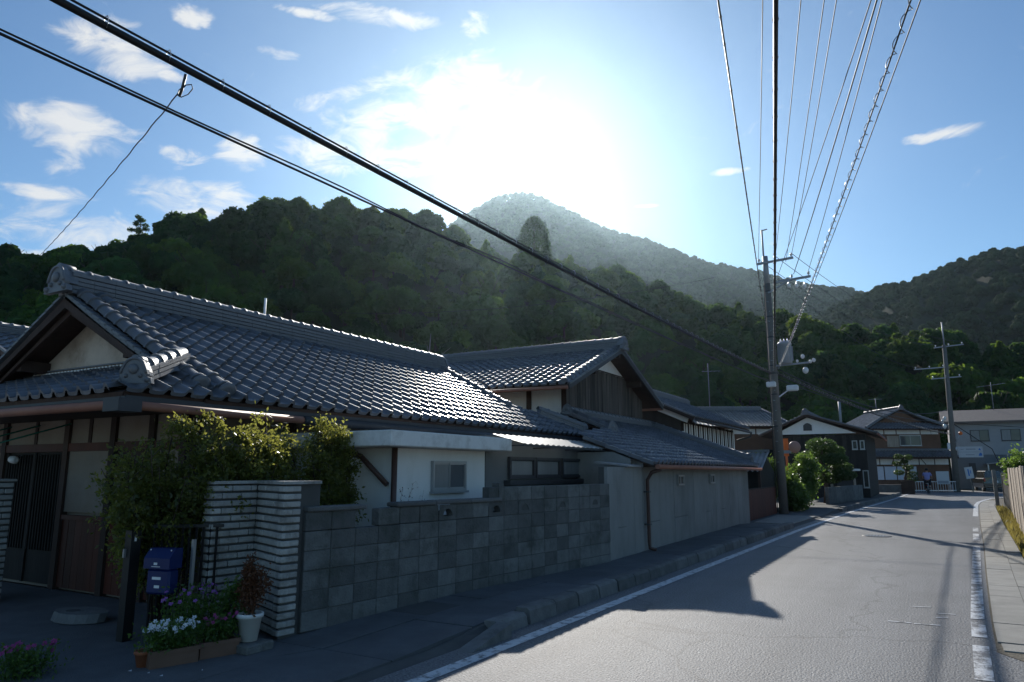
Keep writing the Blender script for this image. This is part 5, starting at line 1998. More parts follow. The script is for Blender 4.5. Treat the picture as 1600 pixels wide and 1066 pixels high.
for s_ in (-1, 1):
    MB().cbox((s_ * .70, -.01, .88), (.12, .06, .26), .02).build('tail_light', 'red_lens', car)
    for yy in (.55, 2.75):
        w_ = MB().lathe((s_ * .68, yy, .28), [(.16, -.08), (.28, -.08), (.28, .08), (.16, .08)], 18, axis=(1, 0, 0)).build('wheel', 'rubber', car)
        MB().lathe((s_ * .70, yy, .28), [(.05, -.07), (.155, -.07), (.155, .07), (.05, .07)], 14, axis=(1, 0, 0)).build('rim', 'alu', w_)
    MB().cbox((s_ * .88, 2.3, 1.0), (.16, .1, .12), .03).build('wing_mirror', 'car_black', car)
    mb = MB()
    mb.poly([(s_ * .693, .35, 1.06), (s_ * .693, 2.2, 1.06), (s_ * .615, 2.1, 1.44), (s_ * .615, .42, 1.44)], (s_ * .012, 0, 0))
    mb.build('side_window', 'window_glass', car)
MB().cbox((0, -.03, .40), (1.52, .12, .22), .04).build('bumper', 'car_black', car)
MB().box(-.17, .17, -.03, -.012, .66, .83).build('number_plate', 'white_paint', car)

# cyclist riding away
CYX, CYY = -.15, 58.2
bike = thing('bicycle', 'city bicycle ridden by person in lavender shirt near the bend', 'bicycle', (CYX, CYY, 0), R(-4), world=False)
for yy, nm in ((-.52, 'wheel'), (.55, 'wheel')):
    w_ = MB().tube([(0, yy + .32 * math.cos(k * math.pi / 12), .335 + .32 * math.sin(k * math.pi / 12)) for k in range(25)], .018, 6, cap=False).build(nm, 'rubber', bike)
    mb = MB()
    for k in range(14):
        a = k * 2 * math.pi / 14
        mb.tube([(0, yy, .335), (0, yy + .31 * math.cos(a), .335 + .31 * math.sin(a))], .003, 4)
    mb.tube([(-.06, yy, .335), (.06, yy, .335)], .02, 8)
    mb.build('spokes', 'alu', w_)
mb = MB()
for a, b in (((0, -.52, .335), (0, -.05, .30)), ((0, -.05, .30), (0, -.2, .78)), ((0, -.52, .335), (0, -.18, .70)), ((0, -.05, .30), (0, .40, .68)), ((0, -.15, .55), (0, .38, .74)), ((0, .55, .335), (0, .40, .72)), ((0, .40, .72), (0, .35, .98))):
    mb.tube([a, b], .016, 6)
mb.build('frame', 'steel_grey', bike)
MB().ball((0, -.24, .82), .12, 10, (.8, 1.1, .35)).build('saddle', 'rubber', bike)
MB().tube([(-.28, .18, 1.02), (-.24, .30, 1.03), (0, .35, 1.0), (.24, .30, 1.03), (.28, .18, 1.02)], .013, 6).build('handlebar', 'alu', bike)
mb = MB()
mb.box(-.17, .17, .46, .72, .72, .74)
for i in range(8):
    mb.tube([(-.17 + i * .0486, .72, .73), (-.18 + i * .0515, .74, .95)], .004, 4)
    mb.tube([(-.17 + i * .0486, .46, .73), (-.18 + i * .0515, .44, .95)], .004, 4)
mb.tube([(-.18, .44, .95), (.18, .44, .95), (.18, .74, .95), (-.18, .74, .95), (-.18, .44, .95)], .006, 5)
mb.build('basket', 'alu', bike)
MB().box(-.06, .06, -.80, -.30, .70, .72).build('carrier', 'alu', bike)
MB().cbox((0, -.82, .58), (.06, .02, .06), .01).build('rear_reflector', 'red_lens', bike)
mb = MB()
mb.tube([(-.10, -.05, .30), (.10, -.05, .30)], .02, 6)
mb.cbox((-.13, -.05, .20), (.10, .08, .02), .004)
mb.cbox((.13, -.05, .42), (.10, .08, .02), .004)
mb.build('pedal', 'rubber', bike)

person = thing('person', 'person in lavender shirt and dark trousers cycling away', 'person', (CYX, CYY, 0), R(-4), world=False)


def skin(name, verts, edges, radii, m, parent, root=0, sub=2):
    me = bpy.data.meshes.new(name)
    me.from_pydata(verts, edges, [])
    me.materials.append(MATS[m])
    ob = mk(name, me, parent)
    md = ob.modifiers.new('skin', 'SKIN')
    md.use_smooth_shade = True
    sv_ = me.skin_vertices[0].data
    for i, r_ in enumerate(radii):
        sv_[i].radius = r_ if isinstance(r_, tuple) else (r_, r_)
        sv_[i].use_root = (i == root)
    ob.modifiers.new('sub', 'SUBSURF').levels = sub
    ob.modifiers['sub'].render_levels = sub
    return ob


# one body from pelvis to head, feet and hands
V_ = [(0, -.22, .92), (0, -.18, 1.10), (0, -.10, 1.32), (0, -.05, 1.42), (0, -.02, 1.50), (0, .0, 1.60), (0, .01, 1.68),
      (.17, -.06, 1.38), (.27, .06, 1.18), (.27, .22, 1.06), (-.17, -.06, 1.38), (-.27, .06, 1.18), (-.27, .22, 1.06),
      (.10, -.16, .88), (.14, .16, .78), (.12, .0, .50), (.12, .10, .44), (-.10, -.16, .88), (-.14, .10, .62), (-.12, -.08, .28), (-.12, .04, .22)]
E_ = [(0, 1), (1, 2), (2, 3), (3, 4), (4, 5), (5, 6), (2, 7), (7, 8), (8, 9), (2, 10), (10, 11), (11, 12), (0, 13), (13, 14), (14, 15), (15, 16), (0, 17), (17, 18), (18, 19), (19, 20)]
RD = [(.16, .13), (.15, .11), (.17, .11), (.09, .09), (.055, .055), (.085, .095), (.06, .07), (.07, .07), (.05, .05), (.03, .03), (.07, .07), (.05, .05), (.03, .03),
      (.10, .10), (.075, .075), (.05, .05), (.03, .03), (.10, .10), (.075, .075), (.05, .05), (.03, .03)]
skin('body', V_, E_, RD, 'skin', person)
skin('shirt', [(0, -.23, .90), (0, -.18, 1.10), (0, -.10, 1.32), (0, -.06, 1.41), (.18, -.06, 1.38), (.26, .03, 1.22), (-.18, -.06, 1.38), (-.26, .03, 1.22)],
     [(0, 1), (1, 2), (2, 3), (2, 4), (4, 5), (2, 6), (6, 7)], [(.185, .155), (.18, .14), (.20, .135), .085, .09, .07, .09, .07], 'shirt', person)
skin('trousers', [(0, -.22, .90), (.10, -.15, .87), (.14, .16, .78), (.12, .01, .52), (-.10, -.15, .87), (-.14, .10, .62), (-.12, -.07, .30)],
     [(0, 1), (1, 2), (2, 3), (0, 4), (4, 5), (5, 6)], [(.175, .14), .115, .09, .065, .115, .09, .065], 'trousers', person)
MB().ball((0, -.005, 1.655), .115, 12, (.92, 1.05, 1.0)).build('hair', 'hair', person)
mb = MB()
for s_ in (-1, 1):
    for k in range(4):
        mb.tube([(s_ * .27 + (k - 1.5) * .018, .20, 1.05), (s_ * .27 + (k - 1.5) * .02, .26, 1.03), (s_ * .27 + (k - 1.5) * .02, .27, 1.0)], .009, 5)
    mb.tube([(s_ * .25, .19, 1.05), (s_ * .22, .22, 1.03)], .010, 5)
mb.build('fingers', 'skin', person)
mb = MB()
mb.ball((.12, .08, .44), .06, 8, (.8, 1.9, .6))
mb.ball((-.12, .03, .22), .06, 8, (.8, 1.9, .6))
mb.build('shoes', 'rubber', person)

# weathered board fence on the right side of the road
wf = thing('plank_fence', 'weathered grey-brown board fence along the right roadside', 'fence', (2.0, 26, 0))
fpts = [(1.50, 16.0), (2.55, 33.6)]
a_, b_ = Vector((1.50, 16.0, 0)), Vector((2.62, 33.8, 0))
fd = (b_ - a_)
fl = fd.length
fd.normalize()
u = 0.0
while u < fl - .1:
    w = rnd.choice((.85, .9, 1.0))
    w = min(w, fl - u)
    mb = MB(Matrix.Translation(a_ + fd * (u + w / 2)) @ Matrix.Rotation(math.atan2(-fd.x, fd.y), 4, 'Z'))
    zt = 1.66 + rnd.uniform(-.02, .03)
    mb.cbox((rnd.uniform(-.012, .012), 0, zt / 2), (.05, w - .02, zt), .01)
    mb.build('board', 'wood_grey', wf)
    u += w
MB().box(2.30, 2.44, 36.6, 36.74, 0, 1.62).build('end_post', 'concrete_pale', wf)
MB().box(2.6, 2.68, 34.1, 36.6, 0.1, 1.5).build('dark_gap', 'black_metal', wf)  # black sheet standing in for the shaded gap between post and boards

# ------------------------------------------------------------------ plants
def shrub(name, label, cat, base, tips, leaf, m, nleaf, spread, group=None, stem_r=.02, aspect=.5, stem_m='bark', droop=.1, up=0.6):
    """stems from the base to each tip; leaves crowd round the outer part of every stem and its twigs"""
    t_ = thing(name, label, cat, base, group=group)
    mb = MB()
    C, D = [], []
    per = max(1, nleaf // max(1, len(tips)))
    B = Vector(base)
    for (tx, ty, tz, sp_) in tips:
        tip = Vector((tx, ty, tz))
        mid = B.lerp(tip, .5) + Vector((rnd.uniform(-.1, .1), rnd.uniform(-.1, .1), .08 * (tip - B).length))
        mb.tube([B + Vector((rnd.uniform(-.05, .05), rnd.uniform(-.05, .05), 0)), B.lerp(mid, .5), mid, tip], [stem_r, stem_r * .8, stem_r * .6, stem_r * .2], 5)
        nt = 14
        for k in range(nt):
            f = rnd.uniform(.35, 1.0)
            p = B.lerp(mid, f * 2) if f < .5 else mid.lerp(tip, f * 2 - 1)
            dvec = Vector((rnd.gauss(0, 1), rnd.gauss(0, 1), rnd.gauss(.15, .8))).normalized() * sp_ * rnd.uniform(.5, 1.15)
            q = p + dvec
            if k % 2 == 0:
                mb.tube([p, p.lerp(q, .6) + Vector((0, 0, .04)), q], [stem_r * .3, stem_r * .22, stem_r * .1], 4, cap=False)
            n = per // nt
            fr = rng.uniform(.25, 1.05, size=(n, 1)) ** .7
            pts = np.array(p)[None] * (1 - fr) + np.array(q)[None] * fr + rng.normal(size=(n, 3)) * sp_ * spread
            pts[:, 2] -= droop * sp_ * fr[:, 0] ** 2
            C.append(pts)
            D.append(np.repeat(np.array(dvec)[None], n, 0))
    C = np.concatenate(C)
    D = unit(np.concatenate(D))
    A_, B_ = leaf_axes(len(C), leaf, aspect, .4, D, up)
    mb.build('stems', stem_m, t_)
    me = fast_leaves('foliage', (C - np.array(base)).astype(np.float32), A_, B_, m)
    mk('foliage', me, t_)
    return t_


def tips_in(c, rad, n, sp_):
    out_ = []
    for i in range(n):
        v_ = Vector((rnd.gauss(0, 1), rnd.gauss(0, 1), rnd.gauss(0, 1))).normalized() * (rnd.random() ** .4)
        out_.append((c[0] + v_.x * rad[0], c[1] + v_.y * rad[1], c[2] + v_.z * rad[2], sp_ * rnd.uniform(.8, 1.2)))
    return out_


# garden shrubs behind the gate pier
shrub('garden_shrub', 'dark feathery shrub hanging in front of the entrance wall, leftmost of three', 'shrub', (-7.1, 4.9, .03),
      tips_in((-6.75, 4.65, 1.62), (.5, .7, .40), 26, .26), .023, 'leaf_garden', 24000, .22, stem_r=.018)
shrub('garden_shrub', 'large sunlit feathery shrub rising behind the brick gate pier', 'shrub', (-6.5, 5.6, .03),
      tips_in((-6.45, 5.35, 1.78), (.40, .75, .36), 34, .24) + [(-6.5, 4.62, 2.12, .18), (-6.5, 4.95, 2.16, .16), (-6.45, 5.25, 2.2, .16), (-6.5, 5.9, 2.16, .16), (-6.5, 5.65, 2.18, .12)],
      .023, 'leaf_garden', 42000, .22, stem_r=.02)
shrub('garden_shrub', 'tall narrow shrub in front of the white canopy, rightmost of three', 'shrub', (-6.5, 6.75, .03),
      tips_in((-6.42, 6.62, 1.95), (.22, .34, .42), 18, .2) + tips_in((-6.35, 6.2, 1.5), (.25, .45, .4), 18, .22), .023, 'leaf_garden', 26000, .22, stem_r=.018)
shrub('bare_twigs', 'bare grey twigs above the block wall in front of white lean-to', 'shrub', (-5.55, 6.85, .03),
      [(-5.5, 7.1, 1.45, .08), (-5.5, 6.9, 1.38, .08), (-5.45, 7.25, 1.36, .08)], .012, 'leaf_dry', 90, .3, stem_r=.007, stem_m='bark_pale')

# hedge and garden trees past the board fence
shrub('hedge_bush', 'dense bush of glossy leaves at the foot of the utility pole', 'bush', (-4.65, 29.6, .03),
      tips_in((-4.6, 29.9, .9), (.45, .75, .75), 26, .32), .060, 'leaf_bush', 9000, .25)
shrub('hedge_bush', 'glossy camellia bush under the orange road mirror', 'bush', (-4.65, 32.0, .03),
      tips_in((-4.6, 32.2, 1.5), (.6, .9, 1.0), 30, .38), .065, 'leaf_bush', 11000, .25)
shrub('hedge_bush', 'low bright green bush behind the corrugated shed', 'bush', (-5.9, 31.5, .03),
      tips_in((-5.8, 31.6, 1.9), (.5, .6, .7), 16, .32), .060, 'leaf_bush', 5000, .25)


def cloud_pine(name, label, base, pads, trunk, needles, m='leaf_pine', leaf=.07):
    t_ = thing(name, label, 'pine tree', base)
    B = Vector(base)
    mb = MB()
    mb.tube([B + Vector(p) for p in trunk], [.09 - .05 * i / len(trunk) for i in range(len(trunk))], 7)
    C = []
    for (x, y, z, r_, hh) in pads:
        near = min((B + Vector(p) for p in trunk), key=lambda q: (q - (B + Vector((x, y, z)))).length)
        mb.tube([near, near.lerp(B + Vector((x, y, z)), .6) + Vector((0, 0, -.05)), B + Vector((x, y, z - hh * .3))], [.035, .028, .012], 5)
        v_ = unit(rng.normal(size=(needles, 3))) * rng.uniform(.3, 1, size=(needles, 1)) ** .5
        C.append(v_ * np.array([r_, r_, hh]) + np.array([x, y, z]))
    mb.build('trunk', 'bark', t_)
    C = np.concatenate(C)
    A_, B_ = leaf_axes(len(C), leaf, .3, .3, None, 0)
    mk('crown', fast_leaves('crown', C.astype(np.float32), A_, B_, m), t_)
    return t_


cloud_pine('garden_pine', 'clipped pine with layered green pads over the low garden wall', (-4.3, 36.5, .03),
           [(0, 0, 2.75, .7, .32), (.4, .5, 2.45, .6, .3), (.55, -.2, 2.1, .65, .28), (-.5, .3, 2.2, .7, .3), (.7, .7, 1.7, .6, .26), (.9, .2, 1.35, .55, .24), (-.3, -.5, 1.6, .6, .28), (.2, .3, 1.2, .6, .26)],
           [(0, 0, 0), (.12, .05, .9), (-.05, 0, 1.7), (.05, 0, 2.7)], 1500)
cloud_pine('cloud_pruned_tree', 'small cloud-pruned tree with pale twisted trunk before white paper screens', (-1.5, 57.8, .05),
           [(-.3, 0, 2.5, .32, .2), (.3, .1, 2.45, .34, .2), (-.4, 0, 2.0, .3, .18), (.25, 0, 1.75, .4, .2), (-.35, 0, 1.4, .36, .2), (.45, .1, 1.3, .42, .2), (.05, 0, 2.15, .26, .16), (.5, .1, .95, .4, .2)],
           [(0, 0, 0), (.1, 0, .5), (-.02, 0, 1.0), (.12, 0, 1.4), (0, 0, 2.4)], 500, leaf=.06)
shrub('roadside_shrub', 'bright green shrub rising behind the weathered board fence', 'shrub', (3.0, 33.0, .02),
      tips_in((2.95, 32.6, 2.1), (.5, .6, .65), 20, .3), .06, 'leaf_bush', 5000, .25)

# low garden walls down the street
gw = thing('garden_wall', 'low stained concrete garden wall below the clipped pine', 'wall', (-3.6, 38, 0))
for i in range(6):
    MB(Matrix.Translation((-3.95 + i * .145, 35.6 + i * 1.15, 0)) @ Matrix.Rotation(R(-7.2), 4, 'Z')).cbox((0, 0, .48), (.16, 1.155, .74), .01).build('wall_panel', 'block', gw)
gw2 = thing('stone_wall', 'low dark stone wall with pillar at the bend beside cyclist', 'wall', (-1.9, 57.8, 0))
MB().box(-4.2, -1.25, 56.8, 57.2, 0, .62).build('wall', 'stone_grey', gw2)
MB().box(-1.75, -.95, 56.7, 57.3, 0, .92).build('pillar', 'timber_dark', gw2)

# ------------------------------------------------------------------ things at the entrance
box_ = thing('newspaper_box', 'two-part blue plastic delivery box hung on the gate post', 'delivery box', (-6.3, 4.42, .46))
Tb = Matrix.Translation((-6.34, 4.40, .46)) @ Matrix.Rotation(R(12), 4, 'Z')
MB(Tb).cbox((0, 0, .115), (.27, .13, .23), .02).build('lower_bin', 'blue_plastic', box_)
mb = MB(Tb)
mb.poly([(-.15, -.09, .235), (-.15, .07, .235), (-.15, .07, .415), (-.15, -.02, .415), (-.15, -.09, .33)], (.30, 0, 0))
mb.build('upper_flap', 'blue_plastic', box_)
mb = MB(Tb)
mb.box(-.03, .01, -.0925, -.0905, .27, .292)
mb.box(-.055, .045, -.0925, -.0905, .252, .258)
mb.box(-.06, .04, -.0672, -.0652, .135, .160)
mb.box(-.03, .03, -.0672, -.0652, .06, .085)
mb.build('printed_mark', 'white_paint', box_)
mb = MB(Tb)
for s_ in (-1, 1):
    mb.ball((s_ * .12, -.045, .40), .008, 6)
mb.build('rivet', 'white_paint', box_)
gp_ = thing('gate_post', 'black metal gate post with small white plate and latch', 'gate post', (-6.72, 4.30, 0))
MB().box(-6.76, -6.66, 4.26, 4.36, .02, 1.03).build('post', 'black_metal', gp_)
MB().box(-6.655, -6.652, 4.29, 4.31, .93, .99).build('plate', 'white_paint', gp_)
MB().box(-6.74, -6.72, 4.235, 4.259, .78, .86).build('latch', 'alu', gp_)
gt = thing('gate', 'open black metal gate with vertical bars behind the flowers', 'gate', (-6.3, 4.9, 0))
for i in range(10):
    MB().box(-6.62 + i * .05, -6.60 + i * .05, 4.46 + i * .04, 4.475 + i * .04, .08, 1.05).build('bar', 'black_metal', gt)
mb = MB()
for z in (.08, 1.06):
    MB().bar((-6.63, 4.46, z), (-6.12, 4.87, z), .03, .03).build('rail', 'black_metal', gt)
MB().box(-6.16, -6.13, 4.55, 4.58, .1, .95).build('stake', 'alu', gt)


def planter(label, T, l, w, h_, m):
    p = thing('planter_box', label, 'planter', tuple(T.translation), group='long flower planters')
    mb = MB(T)
    for (x0, x1, y0, y1) in ((-l / 2, l / 2, -w / 2, -w / 2 + .015), (-l / 2, l / 2, w / 2 - .015, w / 2), (-l / 2, -l / 2 + .015, -w / 2 + .015, w / 2 - .015), (l / 2 - .015, l / 2, -w / 2 + .015, w / 2 - .015)):
        mb.box(x0, x1, y0, y1, 0, h_)
    mb.box(-l / 2 - .01, l / 2 + .01, -w / 2 - .01, -w / 2 + .016, h_ - .03, h_ + .002)
    mb.build('trough', m, p)
    MB(T).box(-l / 2 + .016, l / 2 - .016, -w / 2 + .016, w / 2 - .016, .0, h_ - .03).build('earth', 'soil', p)
    return p


T1 = Matrix.Translation((-5.61, 4.03, .02)) @ Matrix.Rotation(R(72), 4, 'Z')
T2 = Matrix.Translation((-5.52, 4.40, .02)) @ Matrix.Rotation(R(72), 4, 'Z')
planter('long brown planter under the white flowers', T1, .38, .20, .13, 'planter_brown')
planter('long brown planter under the pink flowers', T2, .33, .18, .13, 'planter_brown')


def flowers(name, label, c, rad, hgt, nfl, petal, m, nleaf=1600, cat='flowers', lm='leaf_bush'):
    t_ = thing(name, label, cat, c)
    C0 = np.array([0, 0, 0.0])
    n = nleaf
    pts = rng.normal(size=(n, 3)) * np.array([rad[0] * .5, rad[1] * .5, hgt * .28]) + np.array([0, 0, hgt * .45])
    pts[:, 2] = np.clip(pts[:, 2], .01, hgt)
    A_, B_ = leaf_axes(n, .018, .45, .4, None, .6)
    mk('foliage', fast_leaves('foliage', pts.astype(np.float32), A_, B_, lm), t_)
    mb = MB()
    fc = []
    for i in range(nfl):
        a = rnd.uniform(0, 2 * math.pi)
        r_ = math.sqrt(rnd.random())
        p = Vector((rad[0] * r_ * math.cos(a), rad[1] * r_ * math.sin(a), hgt * rnd.uniform(.72, 1.05)))
        fc.append(p)
        mb.tube([(p.x * .6, p.y * .6, .0), (p.x, p.y, p.z)], .003, 4, cap=False)
    mb.v = [(x + c[0], y + c[1], z + c[2]) for x, y, z in mb.v]
    mb.build('stems', 'leaf_bush', t_)
    CC, AA, BB = [], [], []
    for p in fc:
        facing = Vector((rnd.gauss(.5, .5), rnd.gauss(-.8, .5), rnd.gauss(.9, .4))).normalized()
        s_ = facing.orthogonal().normalized()
        u_ = facing.cross(s_)
        for k in range(5):
            a = 2 * math.pi * k / 5 + rnd.uniform(-.2, .2)
            dv_ = s_ * math.cos(a) + u_ * math.sin(a)
            CC.append(p + dv_ * petal * .55)
            AA.append(dv_ * petal * .55 + facing * petal * .12)
            BB.append(dv_.cross(facing) * petal * .42)
    mk('blossoms', fast_leaves('blossoms', np.array(CC, np.float32), np.array(AA, np.float32), np.array(BB, np.float32), m), t_)
    return t_


flowers('white_flowers', 'mound of white flowers in the front planter', (-5.63, 4.05, .14), (.17, .24, 0), .20, 70, .020, 'petal_white')
flowers('pink_flowers', 'pink flowers in the planter before the white pot', (-5.52, 4.42, .14), (.10, .17, 0), .20, 18, .018, 'petal_pink', 900)
flowers('violet_flowers', 'violet flowers standing taller behind the white ones', (-6.0, 4.48, .03), (.30, .22, 0), .52, 26, .022, 'petal_violet', 2200)
flowers('magenta_flowers', 'dark magenta flowers at lower left corner', (-6.25, 3.2, .02), (.18, .22, 0), .24, 26, .022, 'petal_pink', 1300)
pot = thing('flower_pot', 'white round pot at the foot of the brick gate pier', 'flower pot', (-5.42, 4.66, .06))
MB().lathe((-5.42, 4.66, .10), [(.075, 0), (.105, .20), (.12, .20), (.12, .235), (.10, .235), (.095, .19)], 20).build('pot', 'pot_white', pot)
MB().cbox((-5.42, 4.66, .055), (.34, .3, .08), .012).build('plinth_block', 'block', pot)
shrub('potted_conifer', 'brown withered little conifer in the white pot', 'shrub', (-5.42, 4.66, .30),
      [(-5.42, 4.66, .80, .07), (-5.40, 4.66, .70, .08), (-5.44, 4.67, .60, .09), (-5.42, 4.65, .5, .09), (-5.42, 4.66, .66, .08)], .016, 'leaf_dry', 2600, .35, stem_r=.008)
shrub('fern_clump', 'dark green fern-like plant left of the white pot', 'shrub', (-5.62, 4.62, .04),
      tips_in((-5.62, 4.64, .5), (.1, .08, .25), 8, .1), .022, 'leaf_bush', 1200, .3, stem_r=.006)
tp = thing('clay_pot', 'small terracotta pot at left end of the planters', 'flower pot', (-5.72, 3.86, .02))
MB().lathe((-5.72, 3.86, .02), [(.05, 0), (.07, .10), (.078, .10), (.078, .125), (.062, .125), (.06, .09)], 16).build('pot', 'terracotta', tp)
MB().lathe((-5.72, 3.86, .10), [(.058, 0), (.056, .006)], 12).build('earth', 'soil', tp)
sh_ = thing('stone_basin', 'pale grey stepping stone with dark hollow by the entrance', 'stone', (-8.0, 4.6, .02))
mb = MB()
o_ = []
for k in range(14):
    a = 2 * math.pi * k / 14
    o_.append((-8.0 + .34 * math.cos(a) * (1 + .12 * math.sin(2 * a)), 4.6 + .20 * math.sin(a), .03))
mb.poly(o_, (0, .03, .09))
mb.build('stone', 'stone_grey', sh_)
MB().lathe((-8.08, 4.585, .121), [(.02, 0), (.07, .001), (.07, .004)], 14).build('hollow', 'mortar', sh_)
for (x, y, s_, lab) in ((-5.62, 3.68, .022, 'largest white fallen petal on pavement below planter'), (-5.44, 3.72, .012, 'small white fallen petal between the two larger ones'), (-5.28, 3.72, .018, 'white fallen petal nearest the street'), (-5.14, 3.98, .008, 'tiny fallen petal right of the others')):
    mb = MB()
    zz = .035
    mb.add([(x - s_, y, zz), (x, y - s_ * .7, zz + .006), (x + s_ * 1.1, y + .003, zz + .003), (x + .002, y + s_ * .8, zz + .01)], [(0, 1, 2, 3)])
    one('fallen_petal', mb, 'petal_white', lab, 'petal', (x, y, zz), 'fallen petals')

# weeds on the right verge
C = []
for i in range(9000):
    y = rng.uniform(8.5, 36)
    dens_ = 1.0 if (8.3 < y < 9.6 or 14 < y < 36) else .25
    if rng.random() > dens_:
        continue
    x = interp(LINE_R, y) + (.98 if y < 13 else .74) + abs(rng.normal()) * .14
    C.append((x, y, .02 + abs(rng.normal()) * .05))
C = np.array(C)
A_ = np.stack([rng.normal(size=len(C)) * .02, rng.normal(size=len(C)) * .02, rng.uniform(.04, .12, len(C))], 1)
B_ = np.stack([rng.uniform(.006, .015, len(C)), rng.normal(size=len(C)) * .01, np.zeros(len(C))], 1)
wd_ = mk('weeds', fast_leaves('weeds', C.astype(np.float32), A_, B_, 'grass'))
tag(wd_, 'yellow-green weeds at the foot of the right-hand board fence', 'weeds', None, 'stuff')

# ------------------------------------------------------------------ hills
FPX = 1110.0


def azel(px, py):
    """direction (azimuth, elevation) of a point of the skyline as surveyed from the street"""
    x = (px - 800) / FPX
    y = -(py - 533) / FPX
    p = R(PITCH)
    X, Y, Z = x, math.cos(p) - y * math.sin(p), math.sin(p) + y * math.cos(p)
    return math.degrees(math.atan2(X, Y)) - YAW, math.degrees(math.atan2(Z, math.hypot(X, Y)))


NEAR = [(-700, 430), (-300, 410), (0, 404), (60, 402), (130, 396), (215, 372), (300, 345), (370, 335), (440, 320), (500, 322), (560, 328), (640, 334), (690, 352), (730, 376), (800, 402), (870, 408), (930, 420), (1000, 440), (1060, 465), (1130, 484), (1200, 494), (1250, 492), (1300, 507), (1400, 512), (1450, 514), (1520, 536), (1600, 548), (1900, 570), (2500, 640)]
FARM = [(-400, 640), (300, 560), (560, 460), (660, 400), (700, 352), (745, 325), (780, 306), (815, 299), (845, 306), (880, 326), (950, 357), (1000, 372), (1050, 388), (1110, 410), (1180, 422), (1250, 441), (1330, 452), (1400, 470), (1600, 540), (2000, 640)]
RIGHT = [(1180, 520), (1260, 500), (1330, 462), (1360, 452), (1420, 436), (1480, 411), (1540, 393), (1600, 384), (1750, 370), (2000, 390), (2600, 560)]


def skyline(tab):
    t_ = [azel(*p) for p in tab]
    return [a for a, b in t_], [b for a, b in t_]


class Hill:
    def __init__(self, tab, dist, foot, canopy, back):
        self.az, self.el = skyline(tab)
        self.dist, self.foot, self.canopy, self.back = dist, foot, canopy, back
        self.seed = len(tab)

    def at(self, az, t):
        D = np.interp(az, *self.dist)
        F_ = np.interp(az, *self.foot)
        e = np.radians(np.interp(az, self.az, self.el))
        zr = EYE + D * np.tan(e) - self.canopy
        r = F_ + (D - F_) * t
        s = np.where(t <= 1, np.clip(t, 0, 1) ** 1.0 * .55 + .45 * (3 * np.clip(t, 0, 1) ** 2 - 2 * np.clip(t, 0, 1) ** 3), 1 - (t - 1) * self.back)
        bump = (np.sin(az * .9 + t * 5 + self.seed) + .6 * np.sin(az * 2.1 - t * 9)) * .03 * np.clip(t * (1 - t) * 4, 0, 1)
        z = zr * np.clip(s + bump, -.05, 2) - .3
        a = np.radians(az)
        return np.stack([r * np.sin(a), r * np.cos(a), z], -1)

    def mesh(self, name, a0, a1, na, t1, nt, label):
        A_, T_ = np.meshgrid(np.linspace(a0, a1, na), np.linspace(-.06, t1, nt), indexing='ij')
        P = self.at(A_, T_)
        mb = MB()
        mb.v = [tuple(p) for p in P.reshape(-1, 3)]
        mb.f = [(i * nt + j, i * nt + j + 1, (i + 1) * nt + j + 1, (i + 1) * nt + j) for i in range(na - 1) for j in range(nt - 1)]
        mb.s = [True] * len(mb.f)
        return struct(name, mb, 'hill_soil', label)


near = Hill(NEAR, ([-95, -66, -50, -35, -20, -5, 10, 40], [120, 125, 150, 165, 170, 150, 140, 140]), ([-95, -66, -50, -30, -15, 0, 40], [45, 50, 58, 66, 84, 100, 100]), 5.8, .55)
far = Hill(FARM, ([-90, 40], [900, 900]), ([-90, 40], [430, 430]), 6.5, .7)
right = Hill(RIGHT, ([-20, 40], [470, 470]), ([-20, 40], [230, 230]), 5.5, .6)
near.mesh('near_hill', -92, 40, 110, 1.5, 22, 'dark wooded hill rising behind the houses')
far.mesh('far_mountain', -75, 25, 90, 1.6, 24, 'hazy wooded peak under the sun')
right.mesh('right_hill', -16, 38, 50, 1.6, 20, 'wooded hill beyond the village at right')


def crown_mesh(name, Rr, Hh, nl, leaf, m, lobes=9, dome=1.0, seed=0, sink=0.0, jit=0.5):
    """lumpy broadleaf crown: leaf clumps spread over overlapping lobes"""
    r_ = np.random.default_rng(seed)
    C, Nn = [], []
    for i in range(lobes):
        a = r_.uniform(0, 2 * np.pi)
        q = math.sqrt(r_.uniform(0, 1)) * .76
        if i == 0:
            q = 0
        c = np.array([Rr * q * math.cos(a), Rr * q * math.sin(a), Hh * (.52 + .30 * (1 - q * q) * dome * r_.uniform(.7, 1.15) - .16 * q)])
        lr = Rr * r_.uniform(.24, .42)
        n = nl // lobes
        v_ = r_.normal(size=(n, 3))
        v_[:, 2] = v_[:, 2] * .9 + .25
        v_ = unit(v_)
        rad = lr * r_.uniform(.72, 1.06, size=(n, 1))
        C.append(c + v_ * rad * np.array([1, 1, .8]))
        Nn.append(v_)
    C = np.concatenate(C)
    Nn = np.concatenate(Nn)
    q = unit(Nn + r_.normal(size=Nn.shape) * jit)
    a = unit(np.cross(q, r_.normal(size=q.shape)))
    b = np.cross(q, a)
    s = leaf * r_.uniform(.6, 1.35, size=(len(C), 1))
    C[:, 2] -= sink
    return fast_leaves(name, C.astype(np.float32), (a * s).astype(np.float32), (b * s * .7).astype(np.float32), m)


